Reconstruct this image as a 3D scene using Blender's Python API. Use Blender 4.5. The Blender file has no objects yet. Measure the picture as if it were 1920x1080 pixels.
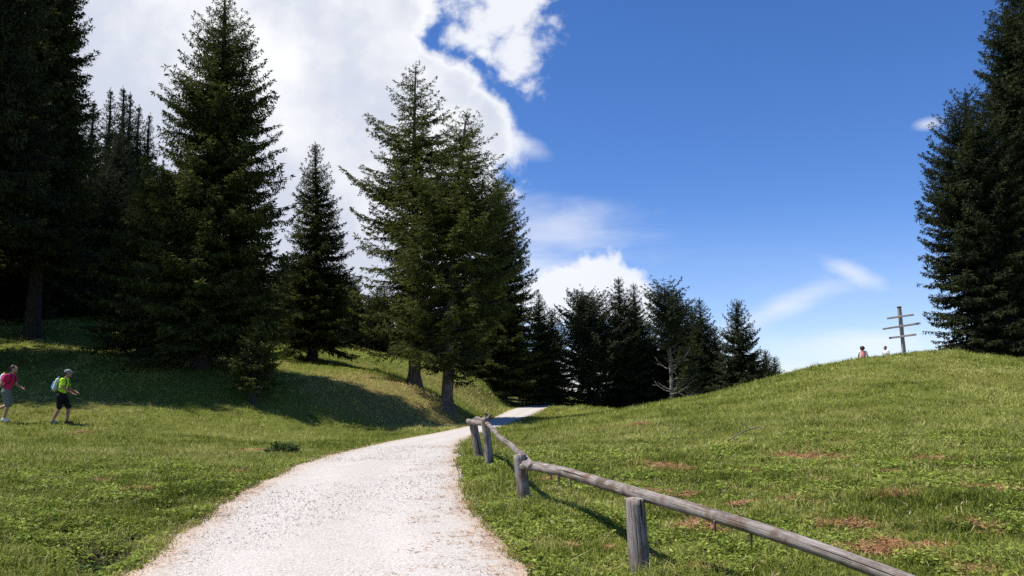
import bpy, bmesh, math, random
import numpy as np
from mathutils import Vector, Matrix
R = math.radians
sc = bpy.context.scene
col = sc.collection

# ------------------------------------------------------------------ camera
F = 1478.0                      # focal length in pixels of a 1920 wide frame
PITCH, ROLL = R(7.5), R(1.0)
EYE = np.array([0.0, 0.0, 1.6])
_f = np.array([0, math.cos(PITCH), math.sin(PITCH)])
_r0 = np.array([1.0, 0, 0]); _u0 = np.array([0, -math.sin(PITCH), math.cos(PITCH)])
_r = math.cos(ROLL)*_r0 - math.sin(ROLL)*_u0
_u = math.cos(ROLL)*_u0 + math.sin(ROLL)*_r0
cam_d = bpy.data.cameras.new('camera'); cam = bpy.data.objects.new('camera', cam_d); col.objects.link(cam)
cam_d.sensor_width = 36; cam_d.lens = 36*F/1920; cam_d.clip_start = 0.05; cam_d.clip_end = 6000
cam.matrix_world = Matrix(((_r[0], _u[0], -_f[0], 0), (_r[1], _u[1], -_f[1], 0), (_r[2], _u[2], -_f[2], 1.6), (0, 0, 0, 1)))
sc.camera = cam

def ray(px, py):
    return _f + _r*(px-960)/F + _u*(540-py)/F
def at(px, py, d):
    """the world point seen at photo pixel px,py at the forward distance d"""
    v = ray(px, py); return EYE + v*(d/v[1])
def proj(p):
    v = np.asarray(p, float) - EYE
    w = v @ _f
    return 960 + F*(v @ _r)/w, 540 - F*(v @ _u)/w

# ------------------------------------------------------------------ sun, sky, exposure
SUN_EL = R(63)
SUN_DIR = np.array([-0.998, -0.06])            # horizontal direction towards the sun
SUN_DIR = SUN_DIR/np.linalg.norm(SUN_DIR)
sv = Vector((SUN_DIR[0]*math.cos(SUN_EL), SUN_DIR[1]*math.cos(SUN_EL), math.sin(SUN_EL)))
sl = bpy.data.lights.new('sun', 'SUN'); sl.energy = 5.0; sl.angle = R(0.53); sl.color = (1.0, 0.955, 0.88)
so = bpy.data.objects.new('sun', sl); col.objects.link(so)
so.rotation_euler = (-sv).to_track_quat('-Z', 'Y').to_euler()
sc.view_settings.view_transform = 'Standard'; sc.view_settings.look = 'None'
sc.view_settings.gamma = 1.0; sc.view_settings.exposure = 0.35
sc.cycles.use_denoising = False
sc.cycles.max_bounces = 5; sc.cycles.diffuse_bounces = 2; sc.cycles.glossy_bounces = 2; sc.cycles.transmission_bounces = 3
sc.cycles.caustics_reflective = False; sc.cycles.caustics_refractive = False

class NT:
    def __init__(s, tree): s.t = tree; s.n = tree.nodes; s.l = tree.links; s.n.clear()
    def node(s, typ, **kw):
        n = s.n.new(typ)
        for k, v in kw.items(): setattr(n, k, v)
        return n
    def set(s, sock, v):
        if hasattr(v, 'is_output') or hasattr(v, 'links'): s.l.new(v, sock)
        else: sock.default_value = v
    def math(s, op, a, b=None, c=None, clamp=False):
        n = s.n.new('ShaderNodeMath'); n.operation = op; n.use_clamp = clamp
        s.set(n.inputs[0], a)
        if b is not None: s.set(n.inputs[1], b)
        if c is not None: s.set(n.inputs[2], c)
        return n.outputs[0]
    def mix(s, f, a, b, blend='MIX'):
        n = s.n.new('ShaderNodeMix'); n.data_type = 'RGBA'; n.blend_type = blend
        s.set(n.inputs[0], f); s.set(n.inputs[6], a); s.set(n.inputs[7], b)
        return n.outputs[2]
    def smooth(s, x, lo, hi):
        n = s.n.new('ShaderNodeMapRange'); n.interpolation_type = 'SMOOTHSTEP'
        s.set(n.inputs[0], x); s.set(n.inputs[1], lo); s.set(n.inputs[2], hi)
        return n.outputs[0]
    def noise(s, vec, scale, detail=4, rough=0.55, dist=0.0, typ=None):
        n = s.n.new('ShaderNodeTexNoise'); n.inputs['Scale'].default_value = scale
        n.inputs['Detail'].default_value = detail; n.inputs['Roughness'].default_value = rough
        n.inputs['Distortion'].default_value = dist
        if vec is not None: s.l.new(vec, n.inputs['Vector'])
        return n.outputs['Fac']
    def ramp(s, f, pts):
        n = s.n.new('ShaderNodeValToRGB'); e = n.color_ramp.elements
        while len(e) < len(pts): e.new(0.5)
        for k, (p, c) in enumerate(pts): e[k].position = p; e[k].color = (*c, 1)
        s.set(n.inputs[0], f); return n.outputs[0]

world = bpy.data.worlds.new("World"); sc.world = world; world.use_nodes = True
w = NT(world.node_tree)
sky = w.node('ShaderNodeTexSky', sky_type='NISHITA'); sky.sun_disc = False
sky.sun_elevation = SUN_EL; sky.sun_rotation = math.atan2(sv.x, sv.y)
sky.altitude = 1500; sky.air_density = 1.0; sky.dust_density = 0.35; sky.ozone_density = 2.5
tc = w.node('ShaderNodeTexCoord'); sx = w.node('ShaderNodeSeparateXYZ'); w.l.new(tc.outputs['Generated'], sx.inputs[0])
den = w.math('MAXIMUM', sx.outputs[1], 0.12)
cu = w.math('DIVIDE', sx.outputs[0], den); cv = w.math('DIVIDE', sx.outputs[2], den)
cc = w.node('ShaderNodeCombineXYZ'); w.l.new(cu, cc.inputs[0]); w.l.new(cv, cc.inputs[1])
def uv(px, py):
    v = ray(px, py); return v[0]/v[1], v[2]/v[1]
def blob(px, py, rx, ry, ang=0):
    """1 at the cloud's heart, 0 at its rim, below 0 outside; a place in the sky, not on the screen"""
    u0, v0 = uv(px, py); a = R(ang)
    du = w.math('SUBTRACT', cu, u0); dv = w.math('SUBTRACT', cv, v0)
    p = w.math('ADD', w.math('MULTIPLY', du, math.cos(a)*F/rx), w.math('MULTIPLY', dv, math.sin(a)*F/rx))
    q = w.math('ADD', w.math('MULTIPLY', du, -math.sin(a)*F/ry), w.math('MULTIPLY', dv, math.cos(a)*F/ry))
    d = w.math('SQRT', w.math('ADD', w.math('MULTIPLY', p, p), w.math('MULTIPLY', q, q)))
    return w.math('SUBTRACT', 1.0, d)
def bmax(*bs):
    o = bs[0]
    for b in bs[1:]: o = w.math('SMOOTH_MAX', o, b, 0.12)
    return o
n_big = w.noise(cc.outputs[0], 5.0, 9, 0.56)
n_fine = w.noise(cc.outputs[0], 15.0, 8, 0.6, 0.3)
n_vf = w.noise(cc.outputs[0], 42.0, 6, 0.6)
n_mid = w.noise(cc.outputs[0], 3.2, 6, 0.5)
# great cumulus on the left
cum = bmax(blob(330, 120, 520, 420), blob(640, 330, 330, 330), blob(790, 190, 130, 125), blob(890, 240, 82, 92), blob(660, 60, 170, 200))
cum = w.math('ADD', cum, w.math('MULTIPLY', w.math('SUBTRACT', n_big, 0.5), 0.75))
cum = w.math('ADD', cum, w.math('MULTIPLY', w.math('SUBTRACT', n_fine, 0.5), 0.75))
cum = w.math('ADD', cum, w.math('MULTIPLY', w.math('SUBTRACT', n_vf, 0.5), 0.22))
d_cum = w.smooth(cum, -0.06, 0.20)
# torn cloud at the top
torn = bmax(blob(930, 10, 165, 130), blob(965, 105, 70, 100), blob(770, 25, 100, 90), blob(860, 70, 70, 50))
torn = w.math('ADD', torn, w.math('MULTIPLY', w.math('SUBTRACT', n_fine, 0.52), 2.6))
torn = w.math('ADD', torn, w.math('ADD', w.math('MULTIPLY', w.math('SUBTRACT', n_big, 0.5), 0.8), w.math('MULTIPLY', w.math('SUBTRACT', n_vf, 0.5), 0.9)))
d_torn = w.math('MULTIPLY', w.smooth(torn, -0.05, 0.75), 0.88)
# small cumulus above the far trees
sm = bmax(blob(1135, 540, 80, 75), blob(1050, 560, 110, 70), blob(1190, 570, 60, 60))
sm = w.math('ADD', sm, w.math('ADD', w.math('MULTIPLY', w.math('SUBTRACT', n_vf, 0.5), .5), w.math('MULTIPLY', w.math('SUBTRACT', n_fine, 0.5), 1.3)))
d_sm = w.math('MULTIPLY', w.smooth(sm, 0.0, 0.32), 0.85)
# thin veils
mp = w.node('ShaderNodeMapping'); w.l.new(cc.outputs[0], mp.inputs[0]); mp.inputs['Scale'].default_value = (2.2, 9, 1); mp.inputs['Rotation'].default_value = (0, 0, R(-8))
n_st = w.noise(mp.outputs[0], 1.6, 7, 0.6, 0.2)
veil = bmax(blob(1050, 425, 210, 80, -8), blob(1000, 500, 180, 70), blob(1460, 578, 170, 34, 20), blob(1600, 512, 70, 24, -25), blob(1742, 232, 34, 14, 10), blob(1640, 640, 190, 40, 0), blob(980, 270, 60, 30, -30))
veil = w.math('ADD', veil, w.math('MULTIPLY', w.math('SUBTRACT', n_st, 0.5), 2.0))
veil = w.math('ADD', veil, w.math('MULTIPLY', w.math('SUBTRACT', n_fine, 0.5), 0.5))
d_veil = w.math('MULTIPLY', w.smooth(veil, -0.1, 1.1), 0.55)
low = w.math('MULTIPLY', w.smooth(cv, 0.26, 0.0), w.math('MULTIPLY', n_st, 0.35))
inv = lambda x: w.math('SUBTRACT', 1.0, x)
clear = w.math('MULTIPLY', w.math('MULTIPLY', inv(d_cum), inv(d_torn)), w.math('MULTIPLY', w.math('MULTIPLY', inv(d_sm), inv(d_veil)), inv(low)))
cover = inv(clear)
# body of the cloud: white rims, grey blue where it is thick
thick = w.smooth(cum, 0.08, 0.35)
grey = w.math('MULTIPLY', thick, w.smooth(w.math('ADD', w.math('MULTIPLY', n_mid, .6), w.math('MULTIPLY', n_big, .4)), 0.40, 0.54))
ccol = w.mix(grey, (0.84, 0.85, 0.87, 1), (0.57, 0.61, 0.71, 1))
bg1 = w.node('ShaderNodeBackground'); bg1.inputs[1].default_value = 0.138
hs = w.node('ShaderNodeHueSaturation'); hs.inputs['Saturation'].default_value = 1.22; w.l.new(sky.outputs[0], hs.inputs['Color'])
w.l.new(w.mix(1.0, hs.outputs[0], (.72, .735, .92, 1), 'MULTIPLY'), bg1.inputs[0])
bg2 = w.node('ShaderNodeBackground'); bg2.inputs[1].default_value = 0.93; w.l.new(ccol, bg2.inputs[0])
ms = w.node('ShaderNodeMixShader'); w.l.new(cover, ms.inputs[0]); w.l.new(bg1.outputs[0], ms.inputs[1]); w.l.new(bg2.outputs[0], ms.inputs[2])
wo = w.node('ShaderNodeOutputWorld'); w.l.new(ms.outputs[0], wo.inputs[0])

# ------------------------------------------------------------------ helpers
def tag(o, label=None, cat=None, group=None, kind=None):
    if label: o['label'] = label
    if cat: o['category'] = cat
    if group: o['group'] = group
    if kind: o['kind'] = kind
    return o
def empty(name, loc, rz=0.0):
    o = bpy.data.objects.new(name, None); o.location = loc; o.rotation_euler = (0, 0, rz); o.empty_display_size = 0.3
    col.objects.link(o); return o
def np_mesh(name, V, faces, mat, attrs=None, smooth=False):
    """V (n,3); faces: list of (m,k) index arrays"""
    me = bpy.data.meshes.new(name)
    V = np.ascontiguousarray(V, dtype=np.float32)
    me.vertices.add(len(V)); me.vertices.foreach_set('co', V.ravel())
    idx = np.concatenate([f.ravel() for f in faces]).astype(np.int32)
    tot = np.concatenate([np.full(len(f), f.shape[1], np.int32) for f in faces])
    st = np.concatenate([[0], np.cumsum(tot)[:-1]]).astype(np.int32)
    me.loops.add(len(idx)); me.loops.foreach_set('vertex_index', idx)
    me.polygons.add(len(tot)); me.polygons.foreach_set('loop_start', st); me.polygons.foreach_set('loop_total', tot)
    me.polygons.foreach_set('use_smooth', np.full(len(tot), smooth))
    for k, a in (attrs or {}).items():
        at_ = me.attributes.new(k, 'FLOAT', 'POINT'); at_.data.foreach_set('value', np.ascontiguousarray(a, dtype=np.float32))
    me.update(calc_edges=True); me.materials.append(mat)
    return me
def link(name, me, parent=None, loc=None):
    o = bpy.data.objects.new(name, me); col.objects.link(o)
    if parent is not None: o.parent = parent
    if loc is not None: o.location = loc
    return o
def _h(ix, iy, seed):
    n = (ix.astype(np.int64)*374761393 + iy.astype(np.int64)*668265263 + seed*982451653) & 0x7fffffff
    n = ((n ^ (n >> 13))*1274126177) & 0x7fffffff
    return ((n ^ (n >> 16)) & 0xffff)/65535.0
def vnoise(x, y, s, seed=0):
    x = np.asarray(x)/s; y = np.asarray(y)/s
    ix = np.floor(x); iy = np.floor(y); fx = x-ix; fy = y-iy
    fx = fx*fx*(3-2*fx); fy = fy*fy*(3-2*fy)
    a = _h(ix, iy, seed); b = _h(ix+1, iy, seed); c = _h(ix, iy+1, seed); d = _h(ix+1, iy+1, seed)
    return (a*(1-fx)+b*fx)*(1-fy)+(c*(1-fx)+d*fx)*fy - 0.5

# ------------------------------------------------------------------ terrain
ctl_px = [  # photo pixel, forward distance
 (960,1080,6.4),(600,1080,6.4),(100,1080,6.2),(1500,1080,5.6),(1900,1080,5.2),(1200,1088,6.3),
 (0,950,9.5),(0,880,14),(0,793,24.7),(115,795,24.6),(300,850,18.5),(300,800,26.5),(450,812,28),(600,806,31),(700,800,33),(520,850,19),
 (150,960,9.2),(300,960,9.4),
 (0,700,33),(0,640,41),(378,690,35),(200,700,33.5),(200,650,41),(500,700,38),(600,740,34.5),(775,722,42),(832,755,39),(720,770,35.5),(660,690,45),
 (840,783,37.5),(585,680,46),(905,768,47),
 (0,580,52),(100,598,52),(220,606,52),(400,633,54),(600,655,56),(700,664,56),(770,684,55),(850,705,55),(930,727,60),(1000,747,76),
 (980,935,9.5),(917,866,14),(898,850,15.5),
 (1200,900,11),(1400,850,14.5),(1300,800,20),(1500,800,17.5),(1150,800,24),(1125,777,33),(1250,757,34),(1400,725,36),(1500,697,38),
 (1600,676,39.5),(1700,664,40.5),(1760,661,41),(1830,668,43),(1920,678,45),(1600,740,26),(1750,725,27),(1900,740,26),
 (1920,860,12),(1920,800,17),(1700,900,9.6),(1700,800,17),(1060,750,72),(1088,762,50),(1760,672,36),(1900,690,37),(1840,676,38),
]
path_y = [1080,1027,973,927,903,880,863,850,835,823,811,800,785,780,766,759,751,749]
path_d = [6.4,7.4,9.0,11,12.3,14.2,16.2,18,21.5,26,30.5,36,43.5,46,58,66,75,80]
dep = lambda y: float(np.interp(-y, [-v for v in path_y], path_d))
left_px = [(235,1080),(293,1027),(327,1000),(383,968),(433,927),(483,903),(533,880),(567,864),(612,852),(681,836),(749,823),(818,811),(880,799),(921,785),(956,768),(990,759),(1024,751)]
right_px = [(994,1080),(932,1013),(901,974),(880,947),(868,897),(858,850),(860,831),(884,820),(912,811),(945,800),(995,780),(1024,766),(1042,758),(1058,751)]
PL = [(-2.3,-30),(-2.3,-6),(-2.6,0),(-2.9,4)]; PR = [(0.9,-30),(0.8,-6),(0.6,0),(0.4,4)]
for (x, y) in left_px: p = at(x, y, dep(y)); PL.append((p[0], p[1]))
for (x, y) in right_px: p = at(x, y, dep(y)); PR.append((p[0], p[1]))
PL += [(5.5, 95), (9, 120)]; PR += [(8.2, 95), (12, 120)]
PL = np.array(PL); PR = np.array(PR)
def _sm(P, Y):
    o = 0
    for k in (-1.5, -0.75, 0, 0.75, 1.5):
        o = o + np.interp(Y + k*np.clip(np.abs(Y)/18, 0.2, 1.5), P[:, 1], P[:, 0])
    return o/5
Lx = lambda Y: _sm(PL, Y); Rx = lambda Y: _sm(PR, Y)
def path_in(x, y):
    """metres inside the path's edge (negative outside)"""
    return np.minimum(x-Lx(y), Rx(y)-x)
ctl = [tuple(at(*c)) for c in ctl_px]
for d in (7, 8.5, 10, 12, 14.5, 17, 20, 23, 26, 30, 34, 38, 42, 46, 50, 55, 60, 66, 72, 78):
    y = float(np.interp(d, path_d, path_y))
    z = at(960 + F*(float(Lx(d))+float(Rx(d)))/2/d, y, d)[2]
    xc = (float(Lx(d))+float(Rx(d)))/2
    # the same height right across the path
    for xx in (float(Lx(d)), xc, float(Rx(d))):
        ctl.append((xx, d, z + (xx*0.0)))
pA = at(1617, 655, 48); pB = at(1661, 655, 50)
ctl += [(pA[0], pA[1], pA[2]-1.42), (pB[0], pB[1], pB[2]-1.50)]
ctl += [(0,0,0),(-2,2,0.0),(-6,0,.25),(6,0,.3),(0,-12,-.1),(-12,-6,.4),(12,-6,.6),(-12,3,.35),(10,3,.45),
        (-20,12,.7),(-26,20,1.2),(-36,28,2.8),(-45,42,6.5),(-50,60,9),(18,14,1.2),(26,24,1.5),(34,34,2.3),(44,46,2.4),
        (-14,72,4.0),(-26,75,5.5),(-4,70,1.6),(-48,92,13),(-75,95,19),(-22,100,7),
        (9,52,-.6),(13,60,-1.4),(20,60,-1.0),(16,75,-2.2),(25,75,-2.2),(40,80,-2.5),(20,48,.1),(28,60,1.2),(5,100,-1.2),(40,62,1.6),
        (0,140,-4),(60,130,-6),(-60,150,12)]
ctl = np.array(ctl)
def _tps(r2): return 0.5*r2*np.log(r2+1e-9)
def _fit(P, lam):
    n = len(P); d2 = ((P[:, None, :2]-P[None, :, :2])**2).sum(-1)
    A = np.zeros((n+3, n+3)); A[:n, :n] = _tps(d2)+np.eye(n)*lam
    A[:n, n] = 1; A[:n, n+1:] = P[:, :2]; A[n, :n] = 1; A[n+1:, :n] = P[:, :2].T
    return np.linalg.solve(A, np.concatenate([P[:, 2], [0, 0, 0]]))
SC = 10.0
_P = ctl.copy(); _P[:, :2] /= SC
_W = _fit(_P, 0.004)
def H0(x, y):
    x = np.atleast_1d(np.asarray(x, float)); y = np.atleast_1d(np.asarray(y, float)); out = np.empty(x.shape)
    xf, yf = x.ravel()/SC, y.ravel()/SC; o = np.empty(xf.shape)
    for k in range(0, len(xf), 20000):
        d2 = (xf[k:k+20000, None]-_P[None, :, 0])**2 + (yf[k:k+20000, None]-_P[None, :, 1])**2
        o[k:k+20000] = _tps(d2) @ _W[:-3] + _W[-3] + xf[k:k+20000]*_W[-2] + yf[k:k+20000]*_W[-1]
    out = o.reshape(x.shape)
    r = np.hypot(x, y); t = np.clip((r-130)/90, 0, 1); t = t*t*(3-2*t)
    return out*(1-t) + (-4.0)*t
_pd = np.array([-40, 0, 4.5, 6.4, 8, 10, 12, 14.5, 17, 20, 23, 26, 30, 34, 38, 42, 46, 50, 55, 60, 66, 72, 77, 82])
_pz = []
for _d in _pd:
    if _d < 5: _pz.append(0.02 if _d > -1 else -0.2); continue
    _y = float(np.interp(_d, path_d, path_y)); _pz.append(at(960+F*(float(Lx(_d))+float(Rx(_d)))/2/_d, _y, _d)[2])
_pd = np.append(_pd, [95, 120]); _pz = np.array(_pz+[-.3, -1.8])
for _ in range(2): _pz[4:-3] = (.25*_pz[3:-4]+.5*_pz[4:-3]+.25*_pz[5:-2])
_H_tps = H0
def H0(x, y):
    x = np.atleast_1d(np.asarray(x, float)); y = np.atleast_1d(np.asarray(y, float)); z = _H_tps(x, y)
    t = np.clip((path_in(x, y)+np.clip(np.abs(y)*.06, .7, 2.6))/np.clip(np.abs(y)*.06, .7, 2.6), 0, 1); t = t*t*(3-2*t)
    t = t*np.clip((120-y)/20, 0, 1)*np.clip((y+40)/20, 0, 1)
    return z*(1-t)+np.interp(y, _pd, _pz)*t
HOLLOW = []
def H(x, y):
    x = np.atleast_1d(np.asarray(x, float)); y = np.atleast_1d(np.asarray(y, float))
    z = H0(x, y)
    off = np.clip(-path_in(x, y)/0.5, 0, 1)
    amp = np.clip(np.hypot(x, y)/25, 0.35, 1.6)*off
    z = z + amp*(0.15*vnoise(x, y, 1.9, 3) + 0.07*vnoise(x, y, 0.7, 4) + 0.12*vnoise(x, y, 4.5, 5))
    for (hx_, hy_, hr_, hd_) in HOLLOW: z = z - hd_*np.exp(-((x-hx_)**2+(y-hy_)**2)/(hr_*hr_))*off
    return z
def Hs(x, y): return float(H(x, y)[0])

# ------------------------------------------------------------------ materials
def new_mat(name):
    m = bpy.data.materials.new(name); m.use_nodes = True; return m, NT(m.node_tree)
def finish(t, colour, rough=0.8, spec=0.3, bump=None, bstr=0.4, bdist=0.02, translucent=0.0):
    p = t.node('ShaderNodeBsdfPrincipled'); t.set(p.inputs['Base Color'], colour)
    t.set(p.inputs['Roughness'], rough); p.inputs['Specular IOR Level'].default_value = spec
    if bump is not None:
        b = t.node('ShaderNodeBump'); b.inputs['Strength'].default_value = bstr; b.inputs['Distance'].default_value = bdist
        t.l.new(bump, b.inputs['Height']); t.l.new(b.outputs[0], p.inputs['Normal'])
    out = t.node('ShaderNodeOutputMaterial')
    if translucent > 0:
        tr = t.node('ShaderNodeBsdfTranslucent'); t.set(tr.inputs[0], colour)
        mx = t.node('ShaderNodeMixShader'); mx.inputs[0].default_value = translucent
        t.l.new(p.outputs[0], mx.inputs[1]); t.l.new(tr.outputs[0], mx.inputs[2]); t.l.new(mx.outputs[0], out.inputs[0])
    else: t.l.new(p.outputs[0], out.inputs[0])
def geo_pos(t): return t.node('ShaderNodeNewGeometry').outputs['Position']
def attr(t, name):
    a = t.node('ShaderNodeAttribute'); a.attribute_name = name; return a.outputs['Fac']
def plain(name, c, rough=0.8, spec=0.3, var=0.15, scale=12, bstr=0.3, bdist=0.005):
    m, t = new_mat(name); o = t.node('ShaderNodeTexCoord').outputs['Object']
    n = t.noise(o, scale, 5, 0.6)
    c0 = tuple(v*(1-var) for v in c)+(1,); c1 = tuple(min(1, v*(1+var)) for v in c)+(1,)
    finish(t, t.mix(n, c0, c1), rough, spec, n, bstr, bdist); return m

def mat_ground():
    m, t = new_mat('meadow'); P = geo_pos(t)
    n1 = t.noise(P, 0.35, 5, 0.6); n2 = t.noise(P, 3.5, 6, 0.65); n3 = t.noise(P, 28, 5, 0.7); n4 = t.noise(P, 90, 3, 0.6)
    g = t.ramp(t.math('ADD', t.math('MULTIPLY', n2, .5), t.math('MULTIPLY', n3, .5)), [(.30, (.060, .064, .014)), (.5, (.130, .150, .024)), (.68, (.22, .235, .050))])
    dryc = t.ramp(n3, [(.3, (.11, .085, .028)), (.7, (.27, .22, .075))])
    d = t.math('ADD', attr(t, 'dry'), t.math('MULTIPLY', t.math('SUBTRACT', n2, .5), .9))
    g = t.mix(t.smooth(d, .25, .85), g, dryc)
    g = t.mix(t.smooth(n1, .45, .75), g, t.mix(.5, g, dryc))
    lit = t.ramp(n4, [(.3, (.10, .05, .028)), (.7, (.30, .155, .085))])
    l = t.math('ADD', attr(t, 'litter'), t.math('MULTIPLY', t.math('SUBTRACT', n3, .5), .8))
    g = t.mix(t.smooth(l, .35, .65), g, lit)
    soil = t.ramp(n4, [(.3, (.03, .022, .014)), (.7, (.10, .075, .045))])
    g = t.mix(t.smooth(attr(t, 'soil'), .3, .7), g, soil)
    finish(t, g, 0.95, 0.1, t.math('ADD', n3, t.math('MULTIPLY', n4, .4)), .8, .05); return m
def mat_path():
    m, t = new_mat('gravel'); P = geo_pos(t)
    v = t.node('ShaderNodeTexVoronoi'); v.inputs['Scale'].default_value = 55; t.l.new(P, v.inputs['Vector'])
    v2 = t.node('ShaderNodeTexVoronoi'); v2.inputs['Scale'].default_value = 24; t.l.new(P, v2.inputs['Vector'])
    n1 = t.noise(P, 0.9, 5, 0.6); n2 = t.noise(P, 9, 6, 0.65)
    bw = t.node('ShaderNodeSeparateColor'); t.l.new(v.outputs['Color'], bw.inputs[0])
    c = t.ramp(bw.outputs[0], [(0, (.37, .335, .29)), (.2, (.50, .462, .41)), (.7, (.565, .525, .465)), (1, (.66, .625, .57))])
    c = t.mix(t.smooth(v.outputs['Distance'], .42, .75), c, (.40, .36, .32, 1))
    c = t.mix(t.math('MULTIPLY', t.smooth(n2, .50, .72), .30), c, (.50, .43, .36, 1))
    c = t.mix(t.math('MULTIPLY', t.smooth(n1, .45, .70), .22), c, (.58, .51, .44, 1))
    c = t.mix(t.math('MULTIPLY', t.math('MULTIPLY', attr(t, 'track'), t.smooth(t.noise(P, 1.7, 4, .6), .3, .7)), .30), c, (.60, .565, .51, 1))
    c = t.mix(t.math('MULTIPLY', t.math('SUBTRACT', 1.0, attr(t, 'track')), .22), c, (.42, .385, .33, 1))
    e = t.math('ADD', attr(t, 'litter'), t.math('MULTIPLY', t.math('SUBTRACT', n2, .5), 1.3))
    c = t.mix(t.math('MULTIPLY', t.smooth(e, .50, 1.0), .5), c, (.42, .25, .12, 1))
    h = t.math('SUBTRACT', t.math('MULTIPLY', n2, .8), t.math('ADD', t.math('MULTIPLY', v.outputs['Distance'], .45), t.math('MULTIPLY', v2.outputs['Distance'], .35)))
    finish(t, c, .9, .15, h, .5, .016); return m
def mat_leaf(name, dark, mid, light, scale=1.2, rough=.55, spec=.3, tr=.18):
    m, t = new_mat(name); o = t.node('ShaderNodeTexCoord').outputs['Object']
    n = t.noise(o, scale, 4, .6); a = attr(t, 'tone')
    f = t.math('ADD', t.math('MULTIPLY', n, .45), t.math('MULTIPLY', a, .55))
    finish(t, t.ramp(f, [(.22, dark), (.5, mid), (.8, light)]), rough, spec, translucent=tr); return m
def mat_bark(name, a, b, scale=7):
    m, t = new_mat(name); o = t.node('ShaderNodeTexCoord').outputs['Object']
    mp = t.node('ShaderNodeMapping'); mp.inputs['Scale'].default_value = (1, 1, .22); t.l.new(o, mp.inputs[0])
    n = t.noise(mp.outputs[0], scale*2.2, 7, .7, .6); n2 = t.noise(o, 1.2, 4)
    c = t.mix(t.smooth(n, .38, .62), (*a, 1), (*b, 1)); c = t.mix(t.math('MULTIPLY', n2, .5), c, (*[v*.7 for v in a], 1))
    finish(t, c, .9, .15, n, .9, .06); return m
def mat_wood():
    m, t = new_mat('weathered_wood'); o = t.node('ShaderNodeTexCoord').outputs['UV']
    mp = t.node('ShaderNodeMapping'); mp.inputs['Scale'].default_value = (1.0, 7, 1); t.l.new(o, mp.inputs[0])
    n = t.noise(mp.outputs[0], 3.2, 8, .7, .3); P = t.node('ShaderNodeTexCoord').outputs['Object']
    n2 = t.noise(P, 5, 5, .6); n3 = t.noise(P, 1.6, 3, .5)
    mp2 = t.node('ShaderNodeMapping'); mp2.inputs['Scale'].default_value = (.35, 12, 1); t.l.new(o, mp2.inputs[0])
    crack = t.noise(mp2.outputs[0], 2.2, 4, .5, .2)
    c = t.ramp(n, [(.28, (.07, .055, .045)), (.42, (.19, .16, .14)), (.58, (.36, .32, .285)), (.78, (.50, .455, .41))])
    c = t.mix(t.math('MULTIPLY', t.smooth(n2, .44, .62), .75), c, (.13, .078, .050, 1))
    c = t.mix(t.math('MULTIPLY', t.smooth(n3, .50, .7), .45), c, (.085, .07, .062, 1))
    ck = t.smooth(crack, .40, .34)
    c = t.mix(ck, c, (.018, .014, .012, 1))
    vk = t.node('ShaderNodeTexVoronoi'); vk.inputs['Scale'].default_value = 3.4; t.l.new(P, vk.inputs['Vector'])
    kn = t.smooth(vk.outputs['Distance'], .085, .045); c = t.mix(kn, c, (.035, .024, .018, 1)); ck = t.math('MAXIMUM', ck, kn)
    h = t.math('SUBTRACT', n, ck)
    finish(t, c, .85, .2, h, .9, .012); return m
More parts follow.
